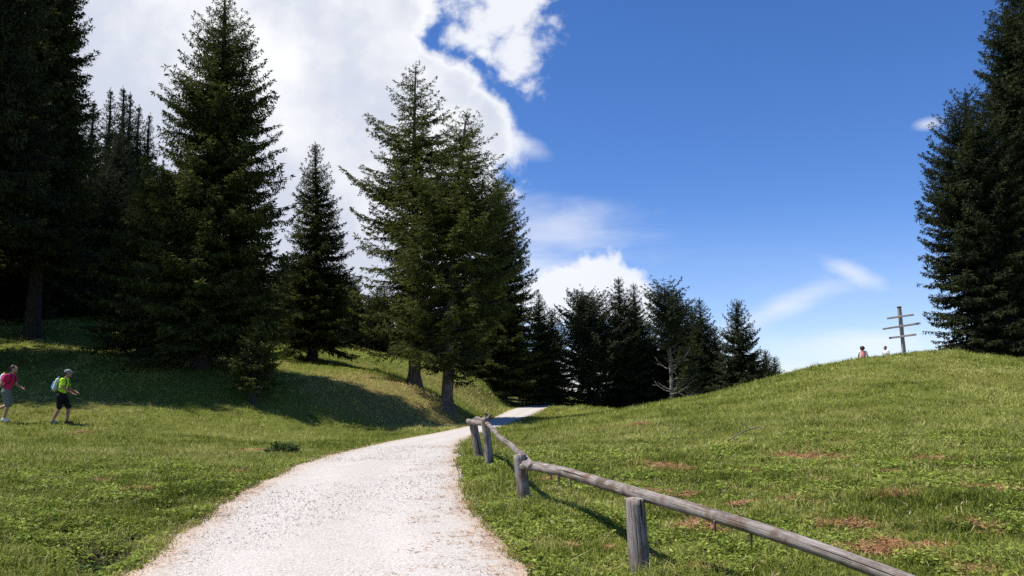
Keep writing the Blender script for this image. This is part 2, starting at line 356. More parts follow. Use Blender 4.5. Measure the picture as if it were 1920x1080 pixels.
M = {
 'meadow': mat_ground(), 'gravel': mat_path(), 'wood': mat_wood(),
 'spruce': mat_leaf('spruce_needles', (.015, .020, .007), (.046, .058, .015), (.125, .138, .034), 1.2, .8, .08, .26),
 'spruce_far_shaded': mat_leaf('far_shaded_spruce_needles', (.014, .019, .010), (.034, .043, .018), (.074, .086, .036), .5, .8, .08, .26),  # far and right-hand spruces: shade on the boughs put into darker needles
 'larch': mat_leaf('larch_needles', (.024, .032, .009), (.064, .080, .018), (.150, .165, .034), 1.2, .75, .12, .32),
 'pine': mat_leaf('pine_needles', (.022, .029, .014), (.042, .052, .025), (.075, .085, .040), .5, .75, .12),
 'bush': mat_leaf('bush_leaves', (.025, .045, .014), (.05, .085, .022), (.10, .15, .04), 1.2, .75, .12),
 'grass': mat_leaf('grass_blades', (.070, .108, .016), (.262, .295, .045), (.60, .56, .20), .8, .75, .10, .32),
 'herb': mat_leaf('herb_leaves', (.09, .15, .022), (.215, .275, .044), (.42, .46, .11), .8, .8, .08, .28),
 'straw': mat_leaf('dry_stalks', (.20, .15, .06), (.34, .28, .13), (.52, .46, .27), 2, .7, .2, .1),
 'needle': mat_leaf('fallen_needles', (.20, .085, .035), (.36, .18, .085), (.52, .32, .17), 2, .8, .2, .0),
 'stone': mat_leaf('white_stones', (.38, .345, .30), (.555, .515, .455), (.68, .645, .59), 8, .9, .2, .0),
 'bark': mat_bark('dark_bark', (.035, .028, .022), (.10, .085, .07)),
 'bark_larch': mat_bark('larch_bark', (.075, .055, .042), (.26, .215, .175)),
 'bark_dead': mat_bark('grey_dead_bark', (.13, .115, .10), (.30, .275, .25)),
 'skin': plain('skin', (.42, .235, .155), .6, .4, .08), 'skin_tan': plain('tanned_skin', (.34, .18, .115), .6, .4, .08),
 'hair': plain('dark_hair', (.025, .018, .014), .6, .3, .3, 60), 'hair_brown': plain('curly_brown_hair', (.07, .028, .018), .6, .3, .35, 60),
 'neon': plain('lime_cloth', (.52, .80, .035), .8, .2, .06), 'pink': plain('magenta_cloth', (.58, .018, .10), .8, .2, .08),
 'black': plain('black_cloth', (.010, .010, .011), .85, .2, .2), 'greycloth': plain('grey_cloth', (.165, .17, .16), .85, .2, .12),
 'white': plain('white_cloth', (.78, .78, .78), .85, .2, .04), 'capgrey': plain('grey_cap_cloth', (.20, .21, .22), .85, .2, .15),
 'silver': plain('pale_grey_nylon', (.50, .54, .57), .55, .4, .12), 'cyan': plain('turquoise_nylon', (.12, .50, .58), .6, .4, .1),
 'navy': plain('navy_nylon', (.012, .016, .035), .6, .4, .2), 'coral': plain('coral_nylon', (.75, .16, .17), .6, .4, .08),
 'yellow': plain('yellow_nylon', (.70, .75, .10), .6, .4, .08), 'rubber': plain('shoe_rubber', (.02, .02, .022), .7, .3, .2),
 'eye': plain('eye_dark', (.02, .014, .01), .3, .5, .1),
}

# ------------------------------------------------------------------ ground mesh
LIT = [(1250,880,.38,.8),(1408,882,.25,.7),(1508,853,.62,.8),(1735,858,.42,1),(1535,903,.3,.6),(1665,880,.25,.6),(1588,992,.24,.9),(1668,930,.3,.5),
       (1330,992,.28,.7),(1300,1000,.18,.5),(1392,948,.14,.6),(1140,1036,.09,.8),(1075,1032,.07,.6),(1310,1072,.13,.8),(1210,1050,.10,.8),(1030,905,.25,.8),(1080,905,.2,.6),
       (1640,1030,.30,.65),(1740,1035,.22,.6),(1830,1075,.15,.5),(1870,915,.4,.5),(1130,803,.6,.5),(1195,800,.7,.55),(948,842,.5,.6),(1215,920,.2,.4),
       (445,882,.3,.5),(265,920,.3,.6),(190,905,.25,.4),(150,812,.5,.5),(475,845,.45,.7),(1850,990,.2,.3),(1500,940,.25,.35),(1275,925,.2,.45)]
SOIL = [(292,970,.14,1),(150,1060,.22,1),(240,1030,.2,.8),(180,1030,.16,.9),(215,1045,.15,.9),(330,935,.12,.9),(275,955,.12,.8),(120,1000,.12,.6),(330,950,.16,.6),(450,845,.35,.6),(560,868,.25,.5),(262,1008,.14,.8),(1700,880,.2,.3),(1640,905,.2,.35)]
def gpt(px, py):
    """where the sight line meets the ground"""
    ds = np.concatenate([np.arange(4.2, 20, .05), np.arange(20, 80, .25)]); v = ray(px, py)
    X = v[0]/v[1]*ds; Z = 1.6+v[2]/v[1]*ds; hz = H0(X, ds); k = np.argmax(Z < hz)
    return X[k], ds[k]
LITp = [(*gpt(a, b), r*(.72 if a > 1200 else .5), s) for a, b, r, s in LIT]; SOILp = [(*gpt(a, b), r*1.2, s) for a, b, r, s in SOIL]
HOLLOW[:] = [(cx, cy, r*1.5, .16*s) for cx, cy, r, s in SOILp if r < .4]
def spots(x, y, lst):
    o = np.zeros(np.shape(x))
    wob = 1+1.5*vnoise(x, y, .16, 9)+1.0*vnoise(x, y, .07, 10)
    for (cx, cy, r, s) in lst:
        o = np.maximum(o, s*np.clip(1.5-np.hypot((x-cx), (y-cy)*.8)/(r*wob+.02), 0, 1))
    return o
dry_c = [(*gpt(700, 720), 4, .9), (*gpt(800, 770), 4.5, 1), (*gpt(760, 740), 5, 1), (*gpt(870, 735), 5, .6), (*gpt(640, 740), 3, .7), (*gpt(400, 812), 4, .35), (*gpt(100, 760), 5, .4),
         (*gpt(420, 845), 2.5, .5), (*gpt(1650, 690), 9, .32), (*gpt(1350, 800), 5, .28), (*gpt(1100, 760), 4, .5), (*gpt(960, 745), 6, .6), (*gpt(1850, 700), 8, .35)]
def dryness(x, y):
    o = np.zeros(np.shape(x))
    for (cx, cy, r, s) in dry_c: o = np.maximum(o, s*np.clip(1.4-np.hypot(x-cx, y-cy)/r, 0, 1))
    return o
ths = np.concatenate([np.linspace(-55, 55, 441), np.linspace(55, 305, 101)[1:-1]])*math.pi/180
rs = 0.4*np.exp(np.linspace(0, math.log(1600/0.4), 400))
TH, RR = np.meshgrid(ths, rs)
GX, GY = RR*np.sin(TH), RR*np.cos(TH)
GZ = H(GX, GY) - 0.05*np.clip((path_in(GX, GY)-0.02)/0.15, 0, 1)*(1+np.clip(RR/30, 0, 2))
nr, nt = GX.shape
V = np.stack([GX.ravel(), GY.ravel(), GZ.ravel()], 1)
V = np.concatenate([V, [[0, 0, Hs(0, 0)]]])
i, j = np.meshgrid(np.arange(nr-1), np.arange(nt), indexing='ij'); j2 = (j+1) % nt
quads = np.stack([i*nt+j, i*nt+j2, (i+1)*nt+j2, (i+1)*nt+j], -1).reshape(-1, 4)[:, ::-1]
jj = np.arange(nt); tris = np.stack([np.full(nt, nr*nt), (jj+1) % nt, jj], 1)[:, ::-1]
dr = np.append(dryness(GX, GY).ravel(), 0); lt = np.append(spots(GX, GY, LITp).ravel(), 0); so_ = np.append(spots(GX, GY, SOILp).ravel(), 0)
# dark trodden earth and needles under the two larches
for q in ((785, 728, 2.2), (840, 758, 1.6)):
    cx, cy = gpt(q[0], q[1]); lt[:-1] = np.maximum(lt[:-1], .75*np.clip(1.4-np.hypot(GX-cx, GY-cy)/q[2], 0, 1).ravel())
ground = link('ground', np_mesh('ground', V, [quads, tris], M['meadow'], {'dry': dr, 'litter': lt, 'soil': so_}, True)); tag(ground, kind='structure')

# path sheet
Ys = np.concatenate([np.arange(-8, 25, .12), np.arange(25, 110, .4)]); S = np.linspace(0, 1, 49)
l = Lx(Ys)-.10-.16*vnoise(Ys*0, Ys, .35, 21)-.10*vnoise(Ys*0, Ys, .12, 22); r = Rx(Ys)+.10+.16*vnoise(Ys*0, Ys, .35, 23)+.10*vnoise(Ys*0, Ys, .12, 24)
PX = l[:, None]*(1-S)+r[:, None]*S; PY = np.repeat(Ys[:, None], len(S), 1); SS = np.repeat(S[None], len(Ys), 0)
PZ = H(PX, PY) + .012*np.clip(path_in(PX, PY)/.2, -1.5, 1) + .010*vnoise(PX, PY, .3, 31)+.02*vnoise(PX, PY, 1.4, 32)
a = np.arange(len(Ys)-1)[:, None]*len(S)+np.arange(len(S)-1)[None]
q = np.stack([a, a+1, a+1+len(S), a+len(S)], -1).reshape(-1, 4)
edge = np.clip(1-(path_in(PX, PY))/.8, 0, 1)
edge = edge*(.35+.65*np.clip(PY/6, 0, 1))
tag(link('path', np_mesh('path', np.stack([PX, PY, PZ], -1).reshape(-1, 3), [q], M['gravel'], {'litter': edge.ravel(), 'track': np.clip(np.exp(-((SS-.30+.04*vnoise(0*PY, PY, 3, 44))/.10)**2)+np.exp(-((SS-.68+.04*vnoise(0*PY, PY, 3, 45))/.10)**2), 0, 1).ravel()}, True)), kind='structure')
# far wooded mountain
rng = np.random.default_rng(5)
hx = np.linspace(-620, 260, 260); hy = np.linspace(520, 900, 60); HX, HY = np.meshgrid(hx, hy)
prof = np.exp(-((HX+230)/150)**2)*112*np.exp(-((HY-760)/150)**2)
HZ = -8+prof+3.5*rng.random(HX.shape)*(prof > 3)+8*vnoise(HX, HY, 60, 41)
a = np.arange(59)[:, None]*260+np.arange(259)[None]
m, t = new_mat('far_forest'); P_ = geo_pos(t); finish(t, t.ramp(t.noise(P_, .06, 6, .7), [(.35, (.025, .04, .05)), (.65, (.06, .085, .09))]), 1, 0)  # bluish distance haze put into the forest's own colour
tag(link('hills', np_mesh('hills', np.stack([HX, HY, HZ], -1).reshape(-1, 3), [np.stack([a, a+1, a+261, a+260], -1).reshape(-1, 4)], m)), kind='structure')

# ------------------------------------------------------------------ conifers
def nrm(v): return v/np.maximum(np.linalg.norm(v, axis=-1, keepdims=True), 1e-9)
def blades(P, D, L, W, rng, flat=None):
    """rhombic needle sprays: P base, D direction, L length, W width"""
    n = len(P)
    rnd = rng.normal(size=(n, 3)) if flat is None else flat + rng.normal(size=(n, 3))*.45
    S_ = nrm(np.cross(D, rnd)); L = L[:, None]; W = W[:, None]
    V = np.stack([P, P+D*L*.5+S_*W*.5, P+D*L, P+D*L*.5-S_*W*.5], 1).reshape(-1, 3)
    f = np.arange(n*4).reshape(n, 4); return V, f
def tubes(curves, radii, sides):
    """curves: list of (k,3); radii: list of (k,)"""
    Vs, Fs, o = [], [], 0
    for C, Rr in zip(curves, radii):
        C = np.asarray(C, float); k = len(C)
        T = nrm(np.gradient(C, axis=0)); ref = np.array([0, 0, 1.0]) if abs(T[0][2]) < .8 else np.array([1.0, 0, 0])
        A = nrm(np.cross(T, ref)); B = np.cross(T, A); an = np.arange(sides)*2*math.pi/sides
        ring = C[:, None]+np.asarray(Rr)[:, None, None]*(A[:, None]*np.cos(an)[None, :, None]+B[:, None]*np.sin(an)[None, :, None])
        Vs.append(ring.reshape(-1, 3)); a = o+np.arange(k-1)[:, None]*sides+np.arange(sides)[None]; b = o+np.arange(k-1)[:, None]*sides+(np.arange(sides)[None]+1) % sides
        Fs.append(np.stack([a, b, b+sides, a+sides], -1).reshape(-1, 4)); o += k*sides
    return np.concatenate(Vs), np.concatenate(Fs)

def conifer(seed, Ht, Rad, style='spruce', base=.06, lean=(0, 0), dens=1.0, bl=.17, bw=.05, trunk_r=None, power=.85, round_top=0, bias=None, trunk_from=0.0, gap=0.0, whorl=None, foliage='spruce', bark='bark', pf=None):
    """crown and trunk meshes of one conifer, foot at the origin. bias(az)->factor on branch length"""
    rng = np.random.default_rng(seed); tr = trunk_r or Ht*.017+.04
    def axis(z):
        t = np.asarray(z)/Ht
        return np.stack([lean[0]*t**1.2 + .12*np.sin(t*5+seed), lean[1]*t**1.2+.10*np.sin(t*4+seed*2), np.asarray(z)+0*t], -1) - np.array([.12*math.sin(seed), .10*math.sin(seed*2), 0])
    zs = np.concatenate([[-.5, 0, .25, .6], np.linspace(1.2, Ht*.985, 16)]); tt = np.clip(zs/Ht, 0, 1)
    flare = 1+1.0*np.exp(-np.maximum(zs, 0)/.35)*.55
    tc_, tr_ = [axis(np.maximum(zs, 0))+np.stack([0*zs, 0*zs, np.minimum(zs, 0)], -1)], [tr*(1-tt)**.85*flare+.008]
    whorl = whorl or (.34 if style != 'larch' else .42)
    P, D, L, W, T = [], [], [], [], []; bc, br = [], []
    z = Ht*base
    while z < Ht*.985:
        t = z/Ht; tc01 = (t-base)/(1-base)
        if pf: prof = float(np.interp(t, [q[0] for q in pf], [q[1] for q in pf]))
        elif round_top: prof = (1-tc01**round_top)**.5*(.55+.45*min(1, tc01/.35))
        else: prof = (1-tc01)**power*(.80+.20*min(1, tc01/.12))
        n = max(4, int(round((7.5 if style == 'spruce' else 5.2)*dens*(.55+.45*prof)+rng.random())))
        az0 = rng.random()*6.28
        for k in range(n):
            if rng.random() < gap*(1 if tc01 < .85 else .2): continue
            az = az0+k*2*math.pi/n+rng.normal()*.28
            f = bias(az, tc01) if bias else 1
            Lb = Rad*prof*f*(1+float(np.clip(rng.normal(), -1.6, 1.3))*(.17 if style == 'spruce' else .24))
            Lb = max(Lb, .24*(1-tc01)**.7+.05+.05*rng.random()); zz = z+rng.normal()*whorl*.35
            o = axis(min(zz, Ht*.98)); h = np.array([math.cos(az), math.sin(az), 0]); sd = np.array([-h[1], h[0], 0])
            nseg = max(4, int(Lb/.45)+2); s = np.linspace(0, 1, nseg)
            if style == 'spruce':
                el = (.55*tc01**1.3 - .22*(1-tc01))+rng.normal()*.08; dz = el*s - (.30*(1-tc01)+.05)*s**1.6 + (.30)*s**3.2
            elif style == 'larch':
                el = .16+.30*tc01+rng.normal()*.10; dz = el*s-.42*s**1.5+.38*s**3
            else:
                el = .35+.55*tc01+rng.normal()*.12; dz = el*s-.12*s**1.7+.1*s**3
            sw = rng.normal()*.12
            C = o+h*(s*Lb*(1-.12*abs(el)))[:, None]+sd*(sw*Lb*s**2)[:, None]; C[:, 2] += dz*Lb
            C[1:] += rng.normal(size=(nseg-1, 3))*.018*Lb*np.array([1, 1, .6])
            if Lb > .7: bc.append(C); br.append(np.maximum((.012+.011*Lb)*(1-s*.92), .006))
            if tc01 < trunk_from: continue
            # twigs
            step = (.16 if style == 'spruce' else .20)*(bl/.17)/min(1.25, dens)
            s0 = .10 if style == 'spruce' else .16
            ns = max(3, int(Lb*(1-s0)/step)); sj = np.linspace(s0, .99, ns)+rng.normal(size=ns)*.01; sj = np.clip(sj, 0, 1)
            for side in (-1, 1):
                Pj = np.stack([np.interp(sj, s, C[:, c]) for c in range(3)], 1)
                Tj = nrm(np.stack([np.interp(np.minimum(sj+.05, 1), s, C[:, c])-np.interp(np.maximum(sj-.05, 0), s, C[:, c]) for c in range(3)], 1))
                Sj = nrm(np.cross(Tj, np.array([0, 0, 1.0])))*side
                ang = (.95 if style == 'spruce' else .9)+rng.normal(size=(ns, 1))*.18
                tw = nrm(Tj*np.cos(ang)+Sj*np.sin(ang)+np.array([0, 0, -.10 if style == 'spruce' else -.22])+rng.normal(size=(ns, 3))*.13)
                tl = Lb*(.30 if style == 'spruce' else .24)*np.clip(1.05-sj, .05, 1)**.75*np.clip(sj/.22, .35, 1)+.10
                tl = np.minimum(tl, .95)*(1+rng.normal(size=ns)*.22)
                m_ = np.maximum(1, np.round(tl/(bl*.50)).astype(int)); rep = np.repeat(np.arange(ns), m_)
                fr = np.concatenate([(np.arange(q)+.15)/q for q in m_])
                rep0, fr0 = rep, np.concatenate([(np.arange(q)+.15)/q for q in m_])
                for b2 in (-1, 1, 0):
                    if style == 'larch': kp = rng.random(len(rep0)) < .88; rep, fr = rep0[kp], fr0[kp]
                    if len(rep) == 0: continue
                    jit = rng.normal(size=(len(rep), 3))*.16
                    base_p = Pj[rep]+tw[rep]*(fr*tl[rep])[:, None]
                    base_p[:, 2] -= .18*(fr**2*tl[rep])
                    lat = nrm(np.cross(tw[rep], np.array([0, 0, 1.0])))*b2
                    dd = nrm(tw[rep]*(.8 if b2 else .35)+lat*.55+jit+np.array([0, 0, (-.12 if b2 else -.75) if style == 'spruce' else (.05 if b2 else -.3)]))
                    tz = 1-.5*max(0, (tc01-.7)/.3); P.append(base_p); D.append(dd); L.append(tz*bl*(.75+.5*rng.random(len(rep)))*(1.1-.35*fr)); W.append(tz*np.full(len(rep), bw)*(.7+.6*rng.random(len(rep))))
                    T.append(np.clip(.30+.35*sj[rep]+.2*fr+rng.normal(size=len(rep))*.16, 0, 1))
                if style == 'larch':
                    # short spurs clothing the bough and hanging sprigs
                    q = rng.integers(0, ns, ns*2); P.append(Pj[q]+rng.normal(size=(len(q), 3))*.04); D.append(nrm(rng.normal(size=(len(q), 3))+np.array([0, 0, -.3]))); L.append(np.full(len(q), bl*.7)); W.append(np.full(len(q), bw*.8)); T.append(rng.random(len(q)))
            # leading tuft
            P.append(C[-1][None].repeat(3, 0)); D.append(nrm((C[-1]-C[-2])[None]+rng.normal(size=(3, 3))*.12*Lb/nseg)); L.append(np.full(3, bl*(1.1-.6*tc01**3))); W.append(np.full(3, bw)); T.append(np.full(3, .8))
        z += whorl*(.75+.5*rng.random())*(1.0-.45*tc01)
    # leader
    n = 30; zt = np.linspace(Ht*.945, Ht*1.0, n); P.append(axis(zt)); D.append(nrm(rng.normal(size=(n, 3))*.45+np.array([0, 0, 1.0]))); L.append(np.full(n, bl*.7)); W.append(np.full(n, bw*.5)); T.append(np.full(n, .5))
    P, D, L, W, T = map(np.concatenate, (P, D, L, W, T))
    Vc, Fc = blades(P, D, L, W, rng, np.array([0, 0, 1.0])*(.7 if style == 'spruce' else .2))
    if bc: V2, F2 = tubes(bc, br, 3)
    else: V2, F2 = np.zeros((0, 3)), np.zeros((0, 4), int)
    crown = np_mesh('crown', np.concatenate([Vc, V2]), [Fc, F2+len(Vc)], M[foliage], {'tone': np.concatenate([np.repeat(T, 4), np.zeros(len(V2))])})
    crown.materials.append(M[bark]); crown.polygons.foreach_set('material_index', np.concatenate([np.zeros(len(Fc), np.int32), np.ones(len(F2), np.int32)]))
    V1, F1 = tubes(tc_, tr_, 12); V1 = V1+nrm(V1*np.array([1, 1, 0]))*(rng.normal(size=(len(V1), 1))*.02*tr/.3)
    trunk = np_mesh('trunk', V1, [F1], M[bark], None, True)
    return crown, trunk, Ht

def plant_tree(name, meshes, x, y, label, h=None, rz=0.0, group=None, cat='tree', z=None, wide=1.0):
    crown, trunk, Ht = meshes
    e = empty(name, (x, y, (Hs(x, y) if z is None else z)), rz); s = (h/Ht if h else 1.0)
    e.scale = (s*wide, s*wide, s)
    link('trunk', trunk, e); link('crown', crown, e)
    return tag(e, label, cat, group)
def spot(px, d, tip_y=None, py=700):
    """ground place on the bearing px at distance d, and the height that brings the tip to tip_y"""
    v = ray(px, py); x = v[0]/v[1]*d; z = Hs(x, d)
    if tip_y is None: return x, d, None
    v = ray(px, tip_y); zt = 1.6+v[2]/v[1]*d
    return x, d, zt-z

# the named trees of the picture -------------------------------------------------
x, y, h = spot(380, 35, -12, 690)
plant_tree('spruce_tree', conifer(11, h, 1.0, pf=[(.05,2.7),(.13,3.3),(.21,3.4),(.34,3.2),(.44,3.0),(.51,2.6),(.58,2.1),(.63,2.4),(.70,2.0),(.77,1.5),(.84,1.35),(.91,.85),(.96,.5),(1,.15)], dens=1.1, base=.09, lean=(.35, 0), bl=.21, bw=0.062, power=.66, whorl=.50), x, y, 'tall broad spruce with drooping boughs whose tip reaches the top of the picture')
x, y, h = spot(585, 46, 266, 680)
plant_tree('spruce_tree', conifer(12, h, 2.7, dens=1.25, base=.10, bl=.20, bw=0.058, power=.78), x, y, 'slim pointed spruce against the white cloud, between the broad spruce and the larches')
x, y, h = spot(776, 42, 118, 722)
plant_tree('larch_tree', conifer(13, h, 1.0, 'larch', pf=[(.1,2.6),(.2,3.0),(.33,2.7),(.40,2.9),(.45,2.5),(.57,3.3),(.62,2.4),(.69,2.8),(.76,1.9),(.80,1.7),(.86,1.35),(.93,.8),(1,.12)], base=.10, dens=1.25, bl=.19, bw=0.058, trunk_r=.31, lean=(.3, 0), foliage='larch', bark='bark_larch', gap=.26, whorl=.62), x, y, 'tall open larch with gappy boughs and thick trunk, left of the pair', cat='tree')
x, y, h = spot(838, 39, 206, 755)
plant_tree('larch_tree', conifer(14, h, 1.0, 'larch', pf=[(.1,1.5),(.19,2.4),(.35,3.0),(.5,3.0),(.62,2.8),(.68,2.7),(.74,1.9),(.83,1.45),(.92,.95),(1,.15)], base=.12, dens=1.35, bl=.19, bw=0.051, trunk_r=.27, lean=(1.25, 0), foliage='larch', bark='bark_larch', gap=.15, whorl=.55), x, y, 'leaning larch with a pale crooked foot beside the path, right one of the pair', cat='tree')
# the trees right of the larches and between
x, y, h = spot(940, 63, 330, 730)
plant_tree('spruce_tree', conifer(15, h, 3.9, dens=1.1, base=.06, bl=.23, bw=0.070, power=.5), x, y, 'dark spruce tucked behind the leaning larch where the path bends')
x, y, h = spot(478, 32.0, 606, 690)
plant_tree('young_spruce_tree', conifer(16, h, 1.05, dens=1.1, base=.28, bl=.16, bw=0.039, trunk_r=.11, power=.6, whorl=.2), x, y, 'small young spruce with a short bare stem at the foot of the broad spruce')
x, y, h = spot(290, 39, 330, 690)
plant_tree('spruce_tree', conifer(17, h, 3.3, dens=1.1, base=.10, bl=.20, bw=0.058, power=.5), x, y, 'lower spruce with olive boughs filling the left flank of the broad spruce')
x, y, h = spot(62, 43, -190, 590)
plant_tree('spruce_tree', conifer(18, h, 2.7, dens=1.15, base=.17, bl=.24, bw=0.074, power=.45, trunk_r=.36, lean=(-.3, 0)), x, y, 'huge dark spruce with a straight bare trunk at the left edge of the picture')
x, y, h = spot(80, 52, -60, 590)
plant_tree('larch_tree', conifer(19, h, 2.2, 'larch', base=.10, dens=1.5, bl=.18, bw=0.039, power=.45, foliage='spruce', gap=.1), x, y, 'tall ragged conifer with thin twiggy boughs over the cloud at upper left')
# right hand group behind the crest
x, y, h = spot(1862, 45, 165, 675)
plant_tree('spruce_tree', conifer(21, h, 1.0, whorl=.48, pf=[(0,2.5),(.06,2.6),(.26,2.7),(.46,2.55),(.71,2.1),(.83,1.6),(.90,1.15),(.97,.55),(1,.12)], dens=1.15, base=.0, bl=.22, bw=0.066, power=.36, foliage='spruce_far_shaded'), x, y, 'dense dark spruce with boughs to the ground, next to the wooden cross')
x, y, h = spot(1992, 46, -130, 675)
plant_tree('spruce_tree', conifer(22, h, 1.0, pf=[(0, 2.8), (.3, 3.0), (.6, 2.7), (.74, 2.2), (.84, 1.4), (1, .1)], whorl=.48, dens=1.05, base=.0, bl=.23, bw=0.070, power=.42, foliage='spruce_far_shaded'), x, y, 'very tall dark spruce running out of the top right corner')
x, y, h = spot(1950, 50, 10, 675)
plant_tree('spruce_tree', conifer(23, h, 1.0, pf=[(0, 3.0), (.6, 2.2), (.8, 1.3), (.93, .6), (1, .1)], whorl=.48, dens=1.0, base=.0, bl=.23, bw=0.070, power=.5, foliage='spruce_far_shaded'), x, y, 'spruce hidden between the two tall dark spruces at the right edge')
x, y, h = spot(2130, 45, -60, 675)
protoA = conifer(24, 18, 4.3, dens=1.0, base=.02, bl=.30, bw=0.101, power=.55, whorl=.42, foliage='spruce_far_shaded')
protoB = conifer(25, 18, 4.2, dens=1.1, base=.02, bl=.30, bw=0.101, power=.72, whorl=.42, foliage='spruce_far_shaded')
protoC = conifer(26, 14, 3.9, dens=1.1, base=.0, bl=.28, bw=0.094, power=.66, whorl=.40, foliage='spruce_far_shaded')
protoS = conifer(29, 16, 3.3, dens=1.0, base=.02, bl=.22, bw=0.070, power=.95, whorl=.48, foliage='spruce_far_shaded')
protoR = conifer(27, 12, 3.9, 'round', dens=1.7, base=.02, bl=.26, bw=0.094, round_top=2.0, foliage='pine', whorl=.36)
plant_tree('spruce_tree', protoA, x, y, 'spruce just beyond the right edge of the picture', h, wide=.75)
# line of trees across the middle distance
mid = [ # px, d, tip y, prototype, width, label, cat
 (1015, 66, 549, protoB, 1.0, 'short pointed spruce at the right shoulder of the dark spruce behind the larch'),
 (1037, 70, 577, protoC, 1.0, 'low spruce tip left of the round-topped tree'),
 (1103, 66, 553, protoR, 1.0, 'round-topped bushy tree in the middle of the far tree line'),
 (1166, 68, 519, protoB, 1.15, 'tallest pointed spruce of the far tree line, in front of the small cloud'),
 (1196, 70, 530, protoB, .9, 'narrow spruce close to the right of the tallest far spruce'),
 (1272, 70, 546, protoC, 1.2, 'ragged spruce rising behind the pale bare-limbed trunk'),
 (1300, 73, 575, protoC, 1.0, 'lower spruce between the bare-limbed tree and the pointed one right of it'),
 (1318, 68, 559, protoB, 1.15, 'pointed spruce left of the gap in the far tree line'),
 (1345, 70, 612, protoC, 1.0, 'short spruce at the right foot of the pointed spruce before the gap'),
 (1394, 62, 562, protoC, 1.05, 'separate shapely spruce at the right end of the far tree line'),
 (1455, 66, 668, protoC, 1.0, 'smallest spruce tip peeping over the meadow at the right end'),
 (1436, 70, 655, protoC, .9, 'small spruce tip beside the separate shapely spruce'),
]
for k, (px, d, ty, pr, wd, lb) in enumerate(mid):
    x, y, h = spot(px, d, ty, 720)
    plant_tree('round_conifer_tree' if pr is protoR else 'spruce_tree', pr, x, y, lb, h, rz=k*1.3, group='trees of the far tree line', wide=wd)
# the tree with a pale trunk and bare limbs
def bare_tree():
    x, y, h = spot(1257, 55, 536, 757)
    rng = np.random.default_rng(77); crown, trunk, _ = conifer(31, h, 1.9, 'round', dens=1.5, base=.58, bl=.20, bw=0.058, round_top=2.0, trunk_r=.17, foliage='pine', bark='bark_dead', whorl=.3)
    e = plant_tree('bare_limbed_tree', (crown, trunk, h), x, y, 'tree with pale bare trunk and grey leafless limbs before the far trees', group=None)
    C, Rr = [], []
    for k in range(22):
        z = h*(.14+.50*k/22)+rng.normal()*.25; az = rng.normal()*.9 if k % 4 else math.pi+rng.normal()*.7
        Lb = (2.5-1.1*k/22)*(.55+.6*rng.random())*(1 if k % 4 else .5); s = np.linspace(0, 1, 7)
        hd = np.array([math.cos(az), math.sin(az), 0]); c = hd*(s*Lb)[:, None]; c[:, 2] += z+Lb*(.10*s+(.25+.6*rng.random())*s**2); c += rng.normal(size=c.shape)*.05*s[:, None]
        C.append(c); Rr.append(.030*(1-s)+.009)
        for q in range(4):
            i0 = rng.integers(2, 6); b = c[i0]; dv = nrm(hd+rng.normal(size=3)*.6+np.array([0, 0, .3])); s2 = np.linspace(0, 1, 4)
            C.append(b+dv*(s2*Lb*.35)[:, None]); Rr.append(.009*(1-s2)+.004)
    V_, F_ = tubes(C, Rr, 4); link('bare_limbs', np_mesh('bare_limbs', V_, [F_], M['bark_dead']), e)
bare_tree()
x, y, h = spot(1303, 57, 640, 748)
plant_tree('thin_spruce_tree', conifer(32, h, 1.4, dens=.9, base=.42, bl=.22, bw=0.055, trunk_r=.09, bark='bark_dead', power=.6), x, y, 'thin tree with a slender grey stem right of the pale bare-limbed one')
# spires on the wooded rise at the left
for k, (px, d, ty) in enumerate([(184, 88, 168), (203, 92, 163), (218, 90, 172), (241, 96, 196), (268, 92, 212), (163, 80, 190)]):
    x, y, h = spot(px, d, ty, 600)
    lb = ['first slim spire from the left of the far row above the forest', 'tallest slim spire of the far row above the forest', 'third slim spire of the far row, close to the tallest', 'lone faint spire right of the three close ones', 'low ragged spire at the right end of the far row, beside the broad spruce', 'far spire half hidden behind the huge left spruce'][k]
    plant_tree('spruce_tree', protoS, x, y, lb, h, rz=k*.9, group='spires above the forest at the left', wide=1.0+.15*(k % 2))
protoD = conifer(28, 22, 3.6, dens=1.0, base=.30, bl=.28, bw=0.086, power=.45, foliage='spruce_far_shaded', trunk_r=.30, whorl=.45)
# forest behind: individuals that nothing tells apart
rng = random.Random(4)
fill = []
def scatter(n, x0, x1, y0, y1, hmin, hmax, tipmax, mind=3.0):
    c = 0; t = 0
    while c < n and t < n*60:
        t += 1; px = rng.uniform(x0, x1); d = rng.uniform(y0, y1); v = ray(px, 650); x = v[0]/v[1]*d
        if any((x-a)**2+(d-b)**2 < mind**2 for a, b in fill): continue
        if float(path_in(x, d)) > -4.3: continue
        h = rng.uniform(hmin, hmax); z = Hs(x, d); lim = np.interp(px, [q[0] for q in tipmax], [q[1] for q in tipmax])
        vt = ray(px, lim); h = min(h, (1.6+vt[2]/vt[1]*d-z)*rng.uniform(.84, 1.0))
        if h < 4: continue
        fill.append((x, d)); c += 1
        pr = rng.choice([protoA, protoB, protoC]) if px > 330 or h < 14 else rng.choice([protoS, protoB, protoS])
        lb, gr = ('dark spruce packed into the shaded forest on the left slope', 'dark spruces of the forest on the left slope') if px < 700 else ('dark spruce packed behind the front row of the far tree line', 'dark spruces filling the far tree line')
        plant_tree('spruce_tree', pr, x, d, lb, h, rz=rng.uniform(0, 6.3), group=gr, wide=rng.uniform(.9, 1.15)*(1 if h < 14 else .78))
scatter(9, -120, 20, 52, 66, 16, 24, [(-60, -100), (20, -20)])
scatter(10, 60, 300, 56, 66, 9, 15, [(60, 250), (140, 330), (180, 300), (240, 330), (300, 400)])
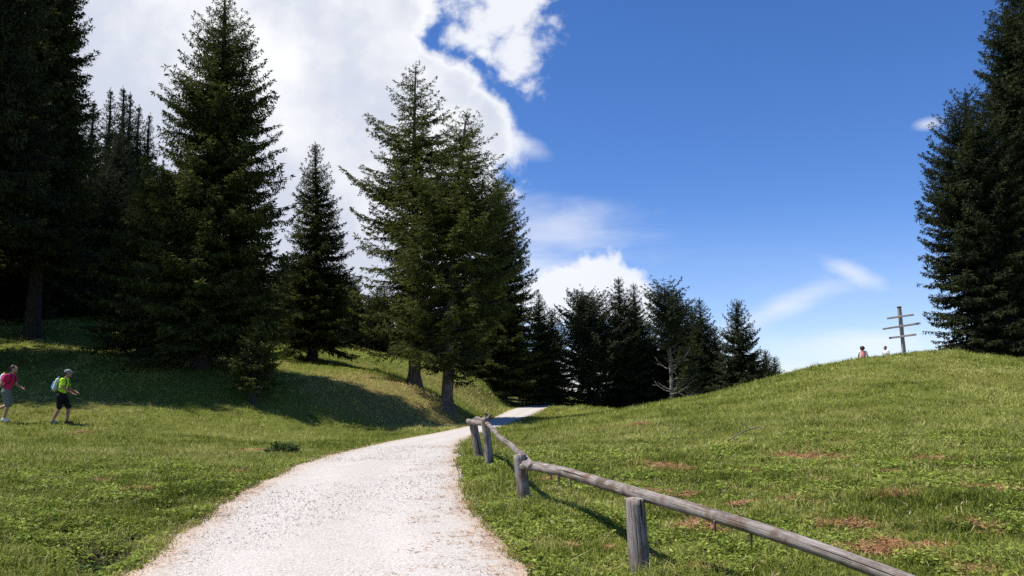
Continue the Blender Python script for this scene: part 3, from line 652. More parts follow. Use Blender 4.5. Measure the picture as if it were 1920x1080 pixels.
scatter(34, 0, 330, 68, 86, 14, 24, [(0, 0), (90, 150), (140, 215), (200, 220), (250, 245), (330, 330)])
scatter(11, 330, 560, 58, 78, 10, 16, [(330, 380), (500, 470), (560, 480)])
scatter(16, 540, 720, 62, 90, 7, 13, [(540, 470), (640, 500), (665, 530), (720, 540)])
scatter(8, 720, 930, 62, 80, 8, 13, [(720, 480), (930, 500)])
scatter(16, 930, 1110, 68, 92, 8, 14, [(930, 480), (990, 580), (1060, 600), (1110, 590)], 2.4)
scatter(16, 1110, 1350, 68, 90, 6, 12, [(1110, 600), (1200, 590), (1350, 630)], 2.4)
scatter(9, 985, 1085, 84, 100, 5, 9, [(985, 620), (1085, 640)], 2.0)
scatter(6, 1380, 1440, 70, 85, 5, 10, [(1380, 650), (1440, 680)], 2.4)
# neighbours outside the left edge that throw the shade over the slope
for k, (x, d, h) in enumerate([(-37, 44, 24), (-44, 50, 25), (-33, 50, 25), (-41, 38, 24), (-50, 42, 24), (-47, 34, 21), (-56, 36, 22), (-38, 56, 24)]):
    if k == 0:
        for q, (x2, y2, h2) in enumerate([(-27.5, 30.2, 23.5), (-31, 31, 25), (-34.5, 28.5, 25), (-27.5, 33, 24), (-38, 32, 25), (-26.0, 36.5, 24.5), (-31.5, 35, 25), (-24.2, 30.4, 23.5), (-22.8, 32.4, 23.5)]):
            plant_tree('spruce_tree', protoD, x2, y2, 'dark spruce packed into the shaded forest on the left slope', h2, rz=q*2.1, wide=.85, group='dark spruces of the forest on the left slope')
    plant_tree('spruce_tree', protoA, x, d, 'dark spruce packed into the shaded forest on the left slope', h, rz=k*1.1, group='dark spruces of the forest on the left slope')

# ------------------------------------------------------------------ fence of round timber
def timber(pts, rad, sides=14, seed=0, lump=.08, cap=True):
    """a knotty round log along pts, with uv: u along, v around"""
    rng = np.random.default_rng(seed); pts = np.array(pts, float); k = len(pts)
    s = np.concatenate([[0], np.cumsum(np.linalg.norm(np.diff(pts, axis=0), axis=1))]); n = max(8, int(s[-1]/.045))
    ss = np.linspace(0, s[-1], n)
    def cr(col_):  # smooth interpolation
        y = np.interp(ss, s, col_); 
        ker = np.array([1, 2, 3, 2, 1])/9; yp = np.pad(y, 2, mode='reflect', reflect_type='odd'); return np.convolve(yp, ker, 'valid')
    C = np.stack([cr(pts[:, i]) for i in range(3)], 1); Rr = cr(np.asarray(rad)*np.ones(k))
    T = nrm(np.gradient(C, axis=0)); ref = np.array([0, 0, 1.0]) if abs(T[0][2]) < .8 else np.array([1.0, 0, 0])
    A = nrm(np.cross(T, ref)); B = np.cross(T, A); an = np.linspace(0, 2*math.pi, sides, endpoint=False)
    lob = 1+lump*(np.sin(an[None]*2+seed+ss[:, None]*.7)*.5+np.sin(an[None]*3+seed*2+ss[:, None]*1.3)*.35)+lump*.8*(vnoise(ss[:, None]*1.0+an[None]*0, an[None]*.6+0*ss[:, None], .22, seed)+0)
    ring = C[:, None]+(Rr[:, None]*lob)[:, :, None]*(A[:, None]*np.cos(an)[None, :, None]+B[:, None]*np.sin(an)[None, :, None])
    bm = bmesh.new(); uvl = bm.loops.layers.uv.new('UVMap')
    vs = [[bm.verts.new(p) for p in row] for row in ring]
    for i in range(n-1):
        for j in range(sides):
            f = bm.faces.new((vs[i][j], vs[i][(j+1) % sides], vs[i+1][(j+1) % sides], vs[i+1][j])); f.smooth = True
            for lp, (u_, v_) in zip(f.loops, ((ss[i], j), (ss[i], j+1), (ss[i+1], j+1), (ss[i+1], j))): lp[uvl].uv = (u_+seed, v_/sides)
    if cap:
        for i, sgn in ((0, -1), (n-1, 1)):
            c = bm.verts.new(C[i]+T[i]*Rr[i]*.10*sgn)
            for j in range(sides):
                f = bm.faces.new((vs[i][j], vs[i][(j+1) % sides], c) if sgn > 0 else (vs[i][(j+1) % sides], vs[i][j], c)); f.smooth = False
                for lp in f.loops: lp[uvl].uv = (seed+.01*j, j/sides)
    bmesh.ops.recalc_face_normals(bm, faces=bm.faces)
    me = bpy.data.meshes.new('timber'); bm.to_mesh(me); bm.free(); me.materials.append(M['wood']); return me
fb = gpt(1190, 1092); fence = empty('rail_fence', (0, 0, 0)); fence.location = (fb[0], fb[1], Hs(*fb)); FO = np.array(fence.location)
tag(fence, 'low weathered rail fence of round knotty timber along the right edge of the gravel path', 'fence')
def fpost(px_b, d, px_t, py_t, rad, seed, lab=None, lean_y=0.0):
    b = at(px_b, 800, d); b[2] = Hs(b[0], d)-.25; t = at(px_t, py_t, d+lean_y)
    me = timber([b-FO, b*.5+t*.5-FO, t-FO], [rad*1.08, rad, rad*.95], 14, seed, .10); o = link('post', me, fence)
    if lab: o['label'] = lab
    return t
T4 = fpost(1194, 6.3, 1190, 934, .083, 1, 'thick post with a flat sawn top under the heavy rail')
T3 = fpost(984, 9.5, 974, 852, .082, 2, 'post at the joint of the heavy and the thin rail')
T2 = fpost(920, 14.0, 909, 783, .072, 3, 'post beside the end post')
T1 = fpost(903, 15.6, 886, 786, .080, 4, 'end post at the bend of the path')
T5 = fpost(1985, 3.9, 1990, 1180, .083, 5)
HR = [.056, .057, .058, .056, .050, .047, .045, .044, .043, .043, .043]
heavy = [at(976, 874, 9.50), at(1000, 874, 9.3), at(1055, 884, 8.6), at(1110, 900, 7.7), at(1185, 923, 6.45), at(1300, 955, 5.85), at(1450, 1001, 5.2), at(1560, 1038, 4.85), at(1680, 1082, 4.5), at(1860, 1150, 4.05), at(2060, 1225, 3.7)]
link('rail', timber([p-FO for p in heavy], HR, 16, 7, .10), fence)['label'] = 'heavy grey brown rail sloping towards the viewer'
thin = [at(997, 876, 9.2), at(985, 858, 9.7), at(970, 846, 10.2), at(955, 832, 11.0), at(936, 820, 12), at(925, 806, 13), at(914, 795, 13.9), at(896, 793, 14.8), at(879, 790, 15.6)]
link('rail', timber([p-FO for p in thin], [.040, .042, .038, .034, .037, .036, .042, .050, .058], 12, 9, .22), fence)['label'] = 'thin crooked rail bending away to the end post'
stub1 = [at(888, 792, 15.3), at(893, 783, 15.2), at(902, 788, 15.0), at(909, 784, 14.6), at(914, 777, 14.4), at(909, 775, 14.3)]
link('branch_stub', timber([p-FO for p in stub1], [.045, .04, .034, .03, .024, .016], 10, 12, .2), fence)
stub2 = [at(908, 795, 14.2), at(913, 785, 14.2), at(922, 777, 14.2)]
link('branch_stub', timber([p-FO for p in stub2], [.045, .035, .02], 10, 13, .15), fence)
knot = [at(984, 868, 9.42), at(988, 873, 9.34), at(994, 878, 9.3)]
link('knot', timber([p-FO for p in knot], [.035, .05, .03], 12, 14, .25), fence)
for k, (px, py, d, ln, dx) in enumerate([(990, 878, 9.3, .06, -4), (1007, 880, 9.15, .035, 1), (1033, 888, 8.8, .05, 0), (1047, 893, 8.6, .085, 1), (1069, 899, 8.25, .065, 2), (1408, 1003, 5.35, .05, 0), (1340, 984, 5.6, .035, 1)]):
    a_ = at(px, py, d)-np.array([0, 0, 0]); b_ = at(px+dx, py, d)-np.array([0, 0, ln+.02])
    link('broken_twig', timber([a_+np.array([0, 0, .03])-FO, (a_+b_)/2-FO, b_-FO], [.012, .011, .004], 6, 20+k, .2), fence)

# ------------------------------------------------------------------ triple barred cross on the crest
cb = at(1696, 664, 41); cz = Hs(cb[0], 41); ct = at(1686, 577, 41)
cross = empty('wooden_cross', (cb[0], 41, cz)); tag(cross, 'tall grey wooden cross with three crossbars standing on the meadow crest', 'cross')
def beam(name, a, b, wd, th, parent, mat, seed, bev=.012):
    a = Vector(a); b = Vector(b); L_ = (b-a).length; bm = bmesh.new(); bmesh.ops.create_cube(bm, size=1)
    bmesh.ops.scale(bm, vec=(wd, th, L_), verts=bm.verts)
    bmesh.ops.subdivide_edges(bm, edges=[e for e in bm.edges if abs((e.verts[0].co-e.verts[1].co).z) > L_*.5], cuts=8)
    rg = random.Random(seed)
    for v in bm.verts: v.co += Vector((rg.uniform(-1, 1), rg.uniform(-1, 1), 0))*wd*.05
    bmesh.ops.bevel(bm, geom=list(bm.edges), offset=bev, segments=1, affect='EDGES')
    uvl = bm.loops.layers.uv.new('UVMap')
    for f in bm.faces:
        for lp in f.loops: lp[uvl].uv = (lp.vert.co.z+seed, lp.vert.co.x+lp.vert.co.y)
    q = (b-a).to_track_quat('Z', 'Y'); bm.transform(Matrix.Translation((a+b)/2) @ q.to_matrix().to_4x4())
    me = bpy.data.meshes.new(name); bm.to_mesh(me); bm.free(); me.materials.append(mat); return link(name, me, parent)
M['cross'] = plain('grey_cross_wood', (.30, .275, .26), .85, .2, .35, 9)  # lighter than the fence wood: sun on the cross put into its colour
C0 = np.array([cb[0], 41, cz]); beam('post', C0*0-np.array([0, 0, .4]), ct-C0, .155, .15, cross, M['cross'], 1)
beam('post_cap', (ct-C0)+np.array([0, 0, .0]), (ct-C0)+np.array([-.006, 0, .06]), .17, .165, cross, M['bark'], 2)
for k, (xa, ya, xb, yb, wd) in enumerate([(1663, 597, 1713, 590, .085), (1655, 617, 1726, 606, .115), (1667, 634, 1718, 627, .085)]):
    o = beam('crossbar', at(xa, ya, 41.25)-C0, at(xb, yb, 40.45)-C0, wd, .10, cross, M['cross'], 3+k)
    o['label'] = ['short top crossbar', 'longest middle crossbar', 'short bottom crossbar'][k]

# ------------------------------------------------------------------ people
def capsules(bones, mat, name, voxel=.012, extra=None, smooth_it=3):
    """one continuous skin grown over tapered bones: (p0, r0, p1, r1)"""
    bm = bmesh.new()
    def ell(c, rx, ry, rz_, rot=None):
        g = bmesh.ops.create_uvsphere(bm, u_segments=20, v_segments=14, radius=1)
        mtx = Matrix.Translation(c) @ (rot.to_matrix().to_4x4() if rot else Matrix.Identity(4)) @ Matrix.Diagonal((rx, ry, rz_, 1))
        bmesh.ops.transform(bm, matrix=mtx, verts=g['verts'])
    for p0, r0, p1, r1 in bones:
        p0 = Vector(p0); p1 = Vector(p1); q = (p1-p0).to_track_quat('Z', 'Y'); L_ = (p1-p0).length
        r0 = r0 if isinstance(r0, tuple) else (r0, r0); r1 = r1 if isinstance(r1, tuple) else (r1, r1)
        # tapered tube whose rings run from p0 to p1 with rounded ends; second radius is the sideways one
        rings = []
        for a in (-80, -50, -25, 0): rings.append((math.sin(R(a))*min(r0), math.cos(R(a)), 0))
        for a in (0, 25, 50, 80): rings.append((L_+math.sin(R(a))*min(r1), math.cos(R(a)), 1))
        vs = []; fw = (p1-p0).normalized(); sd = Vector((0, 1, 0)); sd = (sd-fw*sd.dot(fw)).normalized() if abs(fw.y) < .95 else Vector((1, 0, 0)); up = fw.cross(sd)
        for zz, m_, e_ in rings:
            rx, ry = (r0, r1)[e_]; c = p0+fw*zz
            vs.append([bm.verts.new(c+up*(rx*m_*math.cos(t))+sd*(ry*m_*math.sin(t))) for t in [i*2*math.pi/16 for i in range(16)]])
        for i in range(len(vs)-1):
            for j in range(16): bm.faces.new((vs[i][j], vs[i][(j+1) % 16], vs[i+1][(j+1) % 16], vs[i+1][j]))
        bm.faces.new(vs[0][::-1]); bm.faces.new(vs[-1])
    for e in (extra or []): ell(*e)
    bmesh.ops.recalc_face_normals(bm, faces=bm.faces)
    me = bpy.data.meshes.new(name); bm.to_mesh(me); bm.free()
    tmp = bpy.data.objects.new('tmp', me); col.objects.link(tmp)
    rm = tmp.modifiers.new('r', 'REMESH'); rm.mode = 'VOXEL'; rm.voxel_size = voxel; rm.use_smooth_shade = True
    sm_ = tmp.modifiers.new('s', 'SMOOTH'); sm_.iterations = smooth_it; sm_.factor = .5
    dg = bpy.context.evaluated_depsgraph_get(); me2 = bpy.data.meshes.new_from_object(tmp.evaluated_get(dg))
    bpy.data.objects.remove(tmp); me2.name = name; me2.materials.clear(); me2.materials.append(mat); return me2
def head_parts(h, fwd=1.0):
    """ellipsoids of a head centred at h, facing +x"""
    h = Vector(h)
    return [(h, .098, .076, .112), (h+Vector((.025, 0, -.052)), .068, .056, .062), (h+Vector((.100, 0, -.012)), .017, .013, .026), (h+Vector((.096, 0, .026)), .014, .045, .010),
            (h+Vector((.088, 0, -.066)), .014, .026, .010), (h+Vector((.080, 0, -.094)), .020, .026, .020), (h+Vector((-.002, .078, -.008)), .018, .010, .032), (h+Vector((-.002, -.078, -.008)), .018, .010, .032)]
def hand_bones(wr, d, curl, side):
    """palm, four fingers of unequal length and a thumb from the side of the palm"""
    wr = Vector(wr); d = Vector(d).normalized(); sdv = Vector((0, side, 0)); n = d.cross(sdv).normalized(); lat = n.cross(d).normalized()
    c = wr+d*.085; B = [(wr, (.020, .026), c, (.016, .038))]
    for k, ln in enumerate((.066, .075, .070, .055)):
        p = c+lat*((k-1.5)*.021)-d*.008; q = p+(d+n*curl*.5).normalized()*ln*.5; e = q+(d*(1-curl*.6)+n*curl*1.2).normalized()*ln*.55
        B += [(p, .0095, q, .0085), (q, .0085, e, .0070)]
    p = wr+d*.03+lat*-.032; q = p+(d*.6-lat*.7+n*.3).normalized()*.045; e = q+(d*.9-lat*.15+n*.35).normalized()*.035
    return B+[(p, .012, q, .011), (q, .0105, e, .008)]
def shoe(name, ankle, toe_dir, mat, parent, sole=True):
    a = Vector(ankle); t = Vector(toe_dir).normalized()
    me = capsules([(a+Vector((0, 0, -.005)), .045, a+Vector((0, 0, -.05))+t*.02, .046), (a+Vector((0, 0, -.055))-t*.04, .040, a+Vector((0, 0, -.058))+t*.15, .038)], mat, name, .01)
    return link(name, me, parent)
def person(base, rz, J, label, shirt, shorts, short_len, hairm, skin, shoes, cap=None, curly=False, scale=1.0, sleeve=.55, long_hair=False):
    e = empty('person', base, rz); e.scale = (scale,)*3; tag(e, label, 'person')
    P = {k: Vector(v) for k, v in J.items()}
    B = [(P['pelvis'], (.105, .155), P['waist'], (.095, .135)), (P['waist'], (.095, .135), P['chest'], (.115, .165)), (P['chest'], (.110, .165), P['neck'], (.055, .075)), (P['neck'], .055, P['head']+Vector((-.01, 0, -.05)), .052)]
    for s, y in (('l', 1), ('r', -1)):
        B += [(P['sh_'+s], .056, P['el_'+s], .042), (P['el_'+s], .041, P['wr_'+s], .027), (P['chest']+Vector((0, y*.09, .06)), .075, P['sh_'+s], .058)]
        B += [(P['hip_'+s], .092, P['kn_'+s], .058), (P['kn_'+s], .057, P['kn_'+s].lerp(P['an_'+s], .35), .057), (P['kn_'+s].lerp(P['an_'+s], .35), .057, P['an_'+s], .035)]
        B += hand_bones(P['wr_'+s], P['wr_'+s]-P['el_'+s], .5, -y)
        td = Vector(J.get('toe_'+s, (1, 0, 0))); B += [(P['an_'+s]+Vector((0, 0, -.04)), .03, P['an_'+s]+Vector((0, 0, -.055))+td.normalized()*.13, .026)]
    body = link('body', capsules(B, skin, 'body', .0085, head_parts(P['head'])), e)
    # clothes follow the body
    sb = [(P['pelvis']+Vector((0, 0, .02)), (.122, .172), P['waist'], (.113, .153)), (P['waist'], (.113, .153), P['chest'], (.130, .182)), (P['chest'], (.127, .182), P['neck']-Vector((0, 0, .03)), (.062, .095))]
    for s, y in (('l', 1), ('r', -1)):
        sb += [(P['chest']+Vector((0, y*.09, .06)), .088, P['sh_'+s], .072), (P['sh_'+s], .072, P['sh_'+s].lerp(P['el_'+s], sleeve), .062)]
    link('shirt', capsules(sb, shirt, 'shirt', .012), e)
    pb = [(P['pelvis']+Vector((0, 0, .06)), (.124, .172), P['pelvis']-Vector((0, 0, .06)), (.125, .172))]
    for s in 'lr': pb += [(P['hip_'+s], .110, P['hip_'+s].lerp(P['kn_'+s], short_len if short_len <= 1 else 1), .082)]
    if short_len > 1:
        for s in 'lr': pb += [(P['kn_'+s], .072, P['kn_'+s].lerp(P['an_'+s], short_len-1), .070)]
    link('shorts', capsules(pb, shorts, 'shorts', .012), e)
    for s in 'lr': shoe('shoe', P['an_'+s], J.get('toe_'+s, (1, 0, 0)), shoes[0 if s == 'l' else 1], e)
    hd = P['head']
    if curly:
        rg = random.Random(3); ex = [(hd+Vector((-.03, 0, .03)), .115, .115, .115)]
        for k in range(60):
            u = Vector((rg.gauss(-.5, .8), rg.gauss(0, 1), rg.gauss(.35, .8))).normalized(); ex.append((hd+Vector((-.03, 0, .02))+u*.115, .034, .034, .034))
        link('hair', capsules([], hairm, 'hair', .012, ex, 1), e)
    else:
        ex = [(hd+Vector((-.022, 0, .022)), .098, .086, .106)]
        if long_hair: ex.append((hd+Vector((-.075, 0, -.02)), .05, .06, .08))
        link('hair', capsules([], hairm, 'hair', .010, ex, 2), e)
    if cap:
        me = capsules([(hd+Vector((.06, 0, .055)), (.010, .062), hd+Vector((.155, 0, .040)), (.007, .045))], cap, 'cap', .008, [(hd+Vector((-.008, 0, .052)), .112, .094, .082)]); link('cap', me, e)
    for y in (-.032, .032):
        bm = bmesh.new(); bmesh.ops.create_uvsphere(bm, u_segments=8, v_segments=6, radius=.011, matrix=Matrix.Translation(hd+Vector((.088, y, .008)))); me = bpy.data.meshes.new('eye'); bm.to_mesh(me); bm.free(); me.materials.append(M['eye']); link('eye', me, e)
    return e
def backpack(pers, J, off, label, body_m, pocket_m, trim_m, sz=1.0):
    """rucksack lying against the wearer's back with straps over the shoulders"""
    e = empty('backpack', pers.location, pers.rotation_euler.z); e.scale = pers.scale; tag(e, label, 'backpack')
    w_, c_, n_ = Vector(J['waist']), Vector(J['chest']), Vector(J['neck']); ax = (c_-w_).normalized(); bk = Vector((-ax.z, 0, ax.x))
    lo = w_+bk*(.20+off)-ax*.02; hi = c_+bk*(.19+off)+ax*.06
    link('bag', capsules([(lo, (.085*sz, .13*sz), hi, (.065*sz, .115*sz))], body_m, 'bag', .012), e)
    link('pocket', capsules([(lo+bk*.085+ax*.03, (.035, .095), lo+bk*.07+ax*.20, (.03, .085))], pocket_m, 'pocket', .011), e)
    link('top_handle', capsules([(hi+ax*.07-bk*.02, .012, hi+ax*.105, .012), (hi+ax*.105, .012, hi+ax*.07+bk*.03, .012)], pocket_m, 'top_handle', .008), e)
    for y in (-.10, .10):
        pts = [hi+Vector((.03, y, .03)), n_+Vector((.01, y, .012)), c_+Vector((.125, y*1.15, .02)), w_.lerp(c_, .4)+Vector((.115, y*1.45, 0)), w_+Vector((-.06, y*1.55, .03)), lo+Vector((.03, y*1.1, 0))]
        link('strap', capsules([(pts[i], (.010, .024), pts[i+1], (.010, .024)) for i in range(5)], trim_m, 'strap', .009), e)
    return e
# hiker in the lime shirt (walking towards the right)
JY = dict(pelvis=(0, 0, .92), waist=(.02, 0, 1.07), chest=(.07, 0, 1.27), neck=(.12, 0, 1.44), head=(.165, 0, 1.585),
          sh_l=(.08, .19, 1.37), el_l=(.15, .24, 1.11), wr_l=(.36, .20, 1.00), sh_r=(.08, -.19, 1.37), el_r=(.16, -.24, 1.11), wr_r=(.37, -.17, .97),
          hip_l=(.02, .09, .88), kn_l=(.20, .10, .50), an_l=(.16, .10, .10), hip_r=(-.01, -.09, .88), kn_r=(.00, -.10, .50), an_r=(-.17, -.10, .12), toe_l=(1, .1, 0), toe_r=(1, -.1, -.1))
gx, gy = gpt(112, 794); hy_ = person((gx, gy, Hs(gx, gy)-.0), R(8), JY, 'person in a lime green T-shirt, black shorts and grey cap walking right across the grass', M['neon'], M['black'], .92, M['hair'], M['skin_tan'], (M['rubber'], M['greycloth']), cap=M['capgrey'])
backpack(hy_, JY, .02, 'pale grey and turquoise backpack on the back of the lime-shirted walker', M['silver'], M['cyan'], M['navy'])
# hiker in magenta at the left edge
JP = dict(pelvis=(0, 0, .93), waist=(.03, 0, 1.08), chest=(.08, 0, 1.28), neck=(.13, 0, 1.45), head=(.19, -.02, 1.60),
          sh_l=(.10, .18, 1.38), el_l=(.16, .24, 1.12), wr_l=(.34, .22, 1.02), sh_r=(.06, -.18, 1.38), el_r=(-.05, -.25, 1.12), wr_r=(-.18, -.24, .90),
          hip_l=(.0, .09, .89), kn_l=(.06, .10, .50), an_l=(-.36, .10, .34), hip_r=(.01, -.09, .89), kn_r=(.12, -.09, .49), an_r=(.02, -.09, .09), toe_l=(.5, 0, -.8), toe_r=(1, 0, 0))
gx, gy = gpt(8, 791); hp = person((gx, gy, Hs(gx, gy)), R(6), JP, 'person in a magenta T-shirt and grey knee-length shorts striding in from the left edge', M['pink'], M['greycloth'], 1.06, M['hair'], M['skin'], (M['white'], M['white']), long_hair=True, scale=1.02)
backpack(hp, JP, .02, 'white and yellow backpack on the back of the magenta-shirted walker', M['white'], M['yellow'], M['navy'])
JS = dict(pelvis=(0, 0, .92), waist=(.01, 0, 1.07), chest=(.02, 0, 1.27), neck=(.03, 0, 1.45), head=(.05, 0, 1.59),
          sh_l=(.02, .19, 1.38), el_l=(.03, .25, 1.12), wr_l=(.12, .24, .90), sh_r=(.02, -.19, 1.38), el_r=(.0, -.25, 1.12), wr_r=(.02, -.25, .88),
          hip_l=(.01, .09, .88), kn_l=(.05, .10, .50), an_l=(.0, .10, .09), hip_r=(.01, -.09, .88), kn_r=(.0, -.10, .50), an_r=(-.05, -.10, .09), toe_l=(1, .1, 0), toe_r=(1, -.1, 0))
x_, y_ = pA[0], pA[1]; p3 = person((x_, y_, Hs(x_, y_)), R(70), JS, 'person with curly brown hair and white top seen from behind over the crest', M['white'], M['greycloth'], .8, M['hair_brown'], M['skin'], (M['rubber'], M['rubber']), curly=True)
backpack(p3, JS, .02, 'coral backpack worn by the curly-haired person beyond the crest', M['coral'], M['coral'], M['navy'], .9)
x_, y_ = pB[0], pB[1]; person((x_, y_, Hs(x_, y_)), R(200), JS, 'person with short dark hair and white top, only head and shoulders above the crest', M['white'], M['black'], .8, M['hair'], M['skin_tan'], (M['rubber'], M['rubber']))

# ------------------------------------------------------------------ grass, herbs, litter, stones
rngg = np.random.default_rng(99)
def polar_points(n, r0, r1, a0=-42, a1=42, p=1.0):
    u_ = rngg.random(n); rr = np.sqrt(r0*r0+(r1*r1-r0*r0)*u_); th = (a0+(a1-a0)*rngg.random(n))*math.pi/180
    return rr*np.sin(th), rr*np.cos(th)
def grass_field(n, r0, r1, seg2=True):
    rr = np.exp(math.log(r0)+(math.log(r1)-math.log(r0))*rngg.random(n)); th = (-42+84*rngg.random(n))*math.pi/180
    x, y = rr*np.sin(th), rr*np.cos(th); pin = path_in(x, y)
    cl = vnoise(x, y, .55, 51)+.6*vnoise(x, y, .18, 52)+.5*vnoise(x, y, 1.7, 55)
    lit = spots(x, y, LITp); soil_ = spots(x, y, SOILp); dry = dryness(x, y)
    edge = .05+.14*vnoise(x, y, .16, 53)+.10*vnoise(x, y, .5, 54)
    ok = (pin < edge) & (rngg.random(n) > np.clip(lit*1.25-.2, 0, .88)) & (rngg.random(n) > np.clip(soil_*1.4-.2, 0, .93)) & (rngg.random(n) > -cl*.9-.05)
    ok |= (pin < edge+.10) & (rngg.random(n) < .06)
    x, y, cl, dry, pin = x[ok], y[ok], cl[ok], dry[ok], pin[ok]; n = len(x); z = H(x, y)
    rr = np.hypot(x, y); tus = np.clip(vnoise(x, y, .35, 56)+.5*vnoise(x, y, 1.3, 57)-.12, 0, 1)
    h = (.058+.0016*rr)*(.5+1.0*rngg.random(n)**1.4)*(1+.9*np.clip(cl, -.5, .8)+2.2*tus)*np.where(pin > -.15, .75, 1); w_ = (.0016+.00078*rr)*(.6+.8*rngg.random(n))
    az = rngg.random(n)*6.283; ln = (.25+.85*rngg.random(n)); dx, dy = np.cos(az), np.sin(az)
    fa = rngg.random(n)*6.283; sx_, sy_ = np.cos(fa)*w_*.5, np.sin(fa)*w_*.5
    tone = np.clip(.44+.55*vnoise(x, y, 2.6, 60)+.45*vnoise(x, y, .9, 61)+.5*vnoise(x, y, .25, 62)+rngg.normal(size=n)*.22+dry*.45, 0, 1)
    b = np.stack([x, y, z-.01], 1); s_ = np.stack([sx_, sy_, 0*x], 1); mv = np.stack([dx*h*ln*.32, dy*h*ln*.32, h*.62], 1); tp = np.stack([dx*h*ln, dy*h*ln, h*np.clip(1.05-ln*.42, .3, 1)], 1)
    if seg2:
        V = np.stack([b-s_, b+s_, b+mv+s_*.75, b+mv-s_*.75, b+tp], 1).reshape(-1, 3); a = np.arange(n)[:, None]*5
        return V, a+np.array([[0, 1, 2, 3]]), a+np.array([[3, 2, 4]]), np.repeat(tone, 5)
    V = np.stack([b-s_, b+s_, b+tp], 1).reshape(-1, 3); a = np.arange(n)[:, None]*3
    return V, None, a+np.array([[0, 1, 2]]), np.repeat(tone, 3)
def assemble(name, lst, mat, kind='stuff'):
    Vs, Q, T_, tn, o = [], [], [], [], 0
    for V, q, t_, tt_ in lst:
        Vs.append(V); tn.append(tt_)
        if q is not None: Q.append(q+o)
        if t_ is not None: T_.append(t_+o)
        o += len(V)
    fs = ([np.concatenate(Q)] if Q else [])+([np.concatenate(T_)] if T_ else [])
    o_ = link(name, np_mesh(name, np.concatenate(Vs), fs, mat, {'tone': np.concatenate(tn)})); tag(o_, kind=kind); return o_
assemble('grass', [grass_field(420000, 3.4, 16), grass_field(400000, 16, 62, False)], M['grass'])
def herbs(n, r0, r1, size):
    x, y = polar_points(n, r0, r1); pin = path_in(x, y); cl = vnoise(x, y, .8, 71)+.7*vnoise(x, y, .3, 72)
    ok = (pin < .0) & (cl > .02) & (rngg.random(n) > np.clip(spots(x, y, LITp)*1.3, 0, .9)); x, y, cl = x[ok], y[ok], cl[ok]; n = len(x)
    k = 5; x = np.repeat(x, k); y = np.repeat(y, k); n = len(x); az = rngg.random(n)*6.283; L_ = size*(.5+rngg.random(n)); z = H(x, y)+.012+.05*rngg.random(n)
    d = np.stack([np.cos(az), np.sin(az), .15+.5*rngg.random(n)], 1); s_ = np.stack([-np.sin(az), np.cos(az), .3*rngg.normal(size=n)], 1)*(L_*.28)[:, None]
    b = np.stack([x, y, z], 1); V = np.stack([b, b+d*(L_*.45)[:, None]+s_, b+d*L_[:, None]-np.array([0, 0, 1])*(L_*.15)[:, None], b+d*(L_*.45)[:, None]-s_], 1).reshape(-1, 3)
    return V, np.arange(n*4).reshape(n, 4), None, np.repeat(np.clip(.5+rngg.normal(size=n)*.22, 0, 1), 4)
assemble('meadow_herbs', [herbs(26000, 3.6, 9, .032), herbs(30000, 9, 18, .045)], M['herb'])
def strokes(x, y, ln, wd, lift=.012, tilt=.12):
    n = len(x); az = rngg.random(n)*6.283; L_ = ln*(.5+rngg.random(n)); z = H(x, y)+lift
    d = np.stack([np.cos(az), np.sin(az), tilt*rngg.normal(size=n)], 1); s_ = np.stack([-np.sin(az), np.cos(az), .5*rngg.normal(size=n)], 1)*(wd*(.6+.8*rngg.random(n)))[:, None]
    b = np.stack([x, y, z], 1); V = np.stack([b-s_, b+d*L_[:, None], b+s_], 1).reshape(-1, 3)
    return V, None, np.arange(n*3).reshape(n, 3), np.repeat(np.clip(rngg.random(n), 0, 1), 3)
# needles gathered along the path's edges, in drifts
L_ = []
x, y = polar_points(420000, 4, 22); pin = path_in(x, y); right = (Rx(y)-x) < (x-Lx(y))
drift = vnoise(x, y, .55, 81)+.8*vnoise(x*.5, y, .16, 82)
w_e = np.where(right, .85+.9*vnoise(y, y*0, 1.6, 83), .32)
ok = (pin > -.12) & (pin < w_e*1.5) & (rngg.random(len(x)) < np.clip(.01+.30*np.exp(-np.maximum(pin, 0)/(w_e*.45))+drift*1.1*(pin < w_e), 0, .85)*np.clip(8/np.hypot(x, y), .4, 1))
L_.append(strokes(x[ok], y[ok], .065, .0032, .022)); 
# reddish needle beds in the meadow
for (cx, cy, r, s_) in LITp:
    n = int(min(9000, 60000*r*r))+150; xx = cx+rngg.normal(size=n)*r*.8; yy = cy+rngg.normal(size=n)*r*1.0
    kk = (vnoise(xx, yy, .16, 88)+.7*vnoise(xx, yy, .06, 89)+rngg.normal(size=n)*.12-np.hypot(xx-cx, yy-cy)/r*.16) > -.14; L_.append(strokes(xx[kk], yy[kk], .055, .0030, .03, .3))
assemble('fallen_needles', L_, M['needle'])
x, y = polar_points(1500, 4, 24); ok = path_in(x, y) < .05; L_ = [strokes(x[ok], y[ok], .20, .0028, .05, .55)]
x, y = polar_points(60000, 4, 22); ok = (path_in(x, y) < .03) & (vnoise(x, y, .9, 91)+.8*vnoise(x, y, .3, 92) > .0); L_.append(strokes(x[ok], y[ok], .05, .0032, .035, .5)); assemble('dry_stalks', L_, M['straw'])
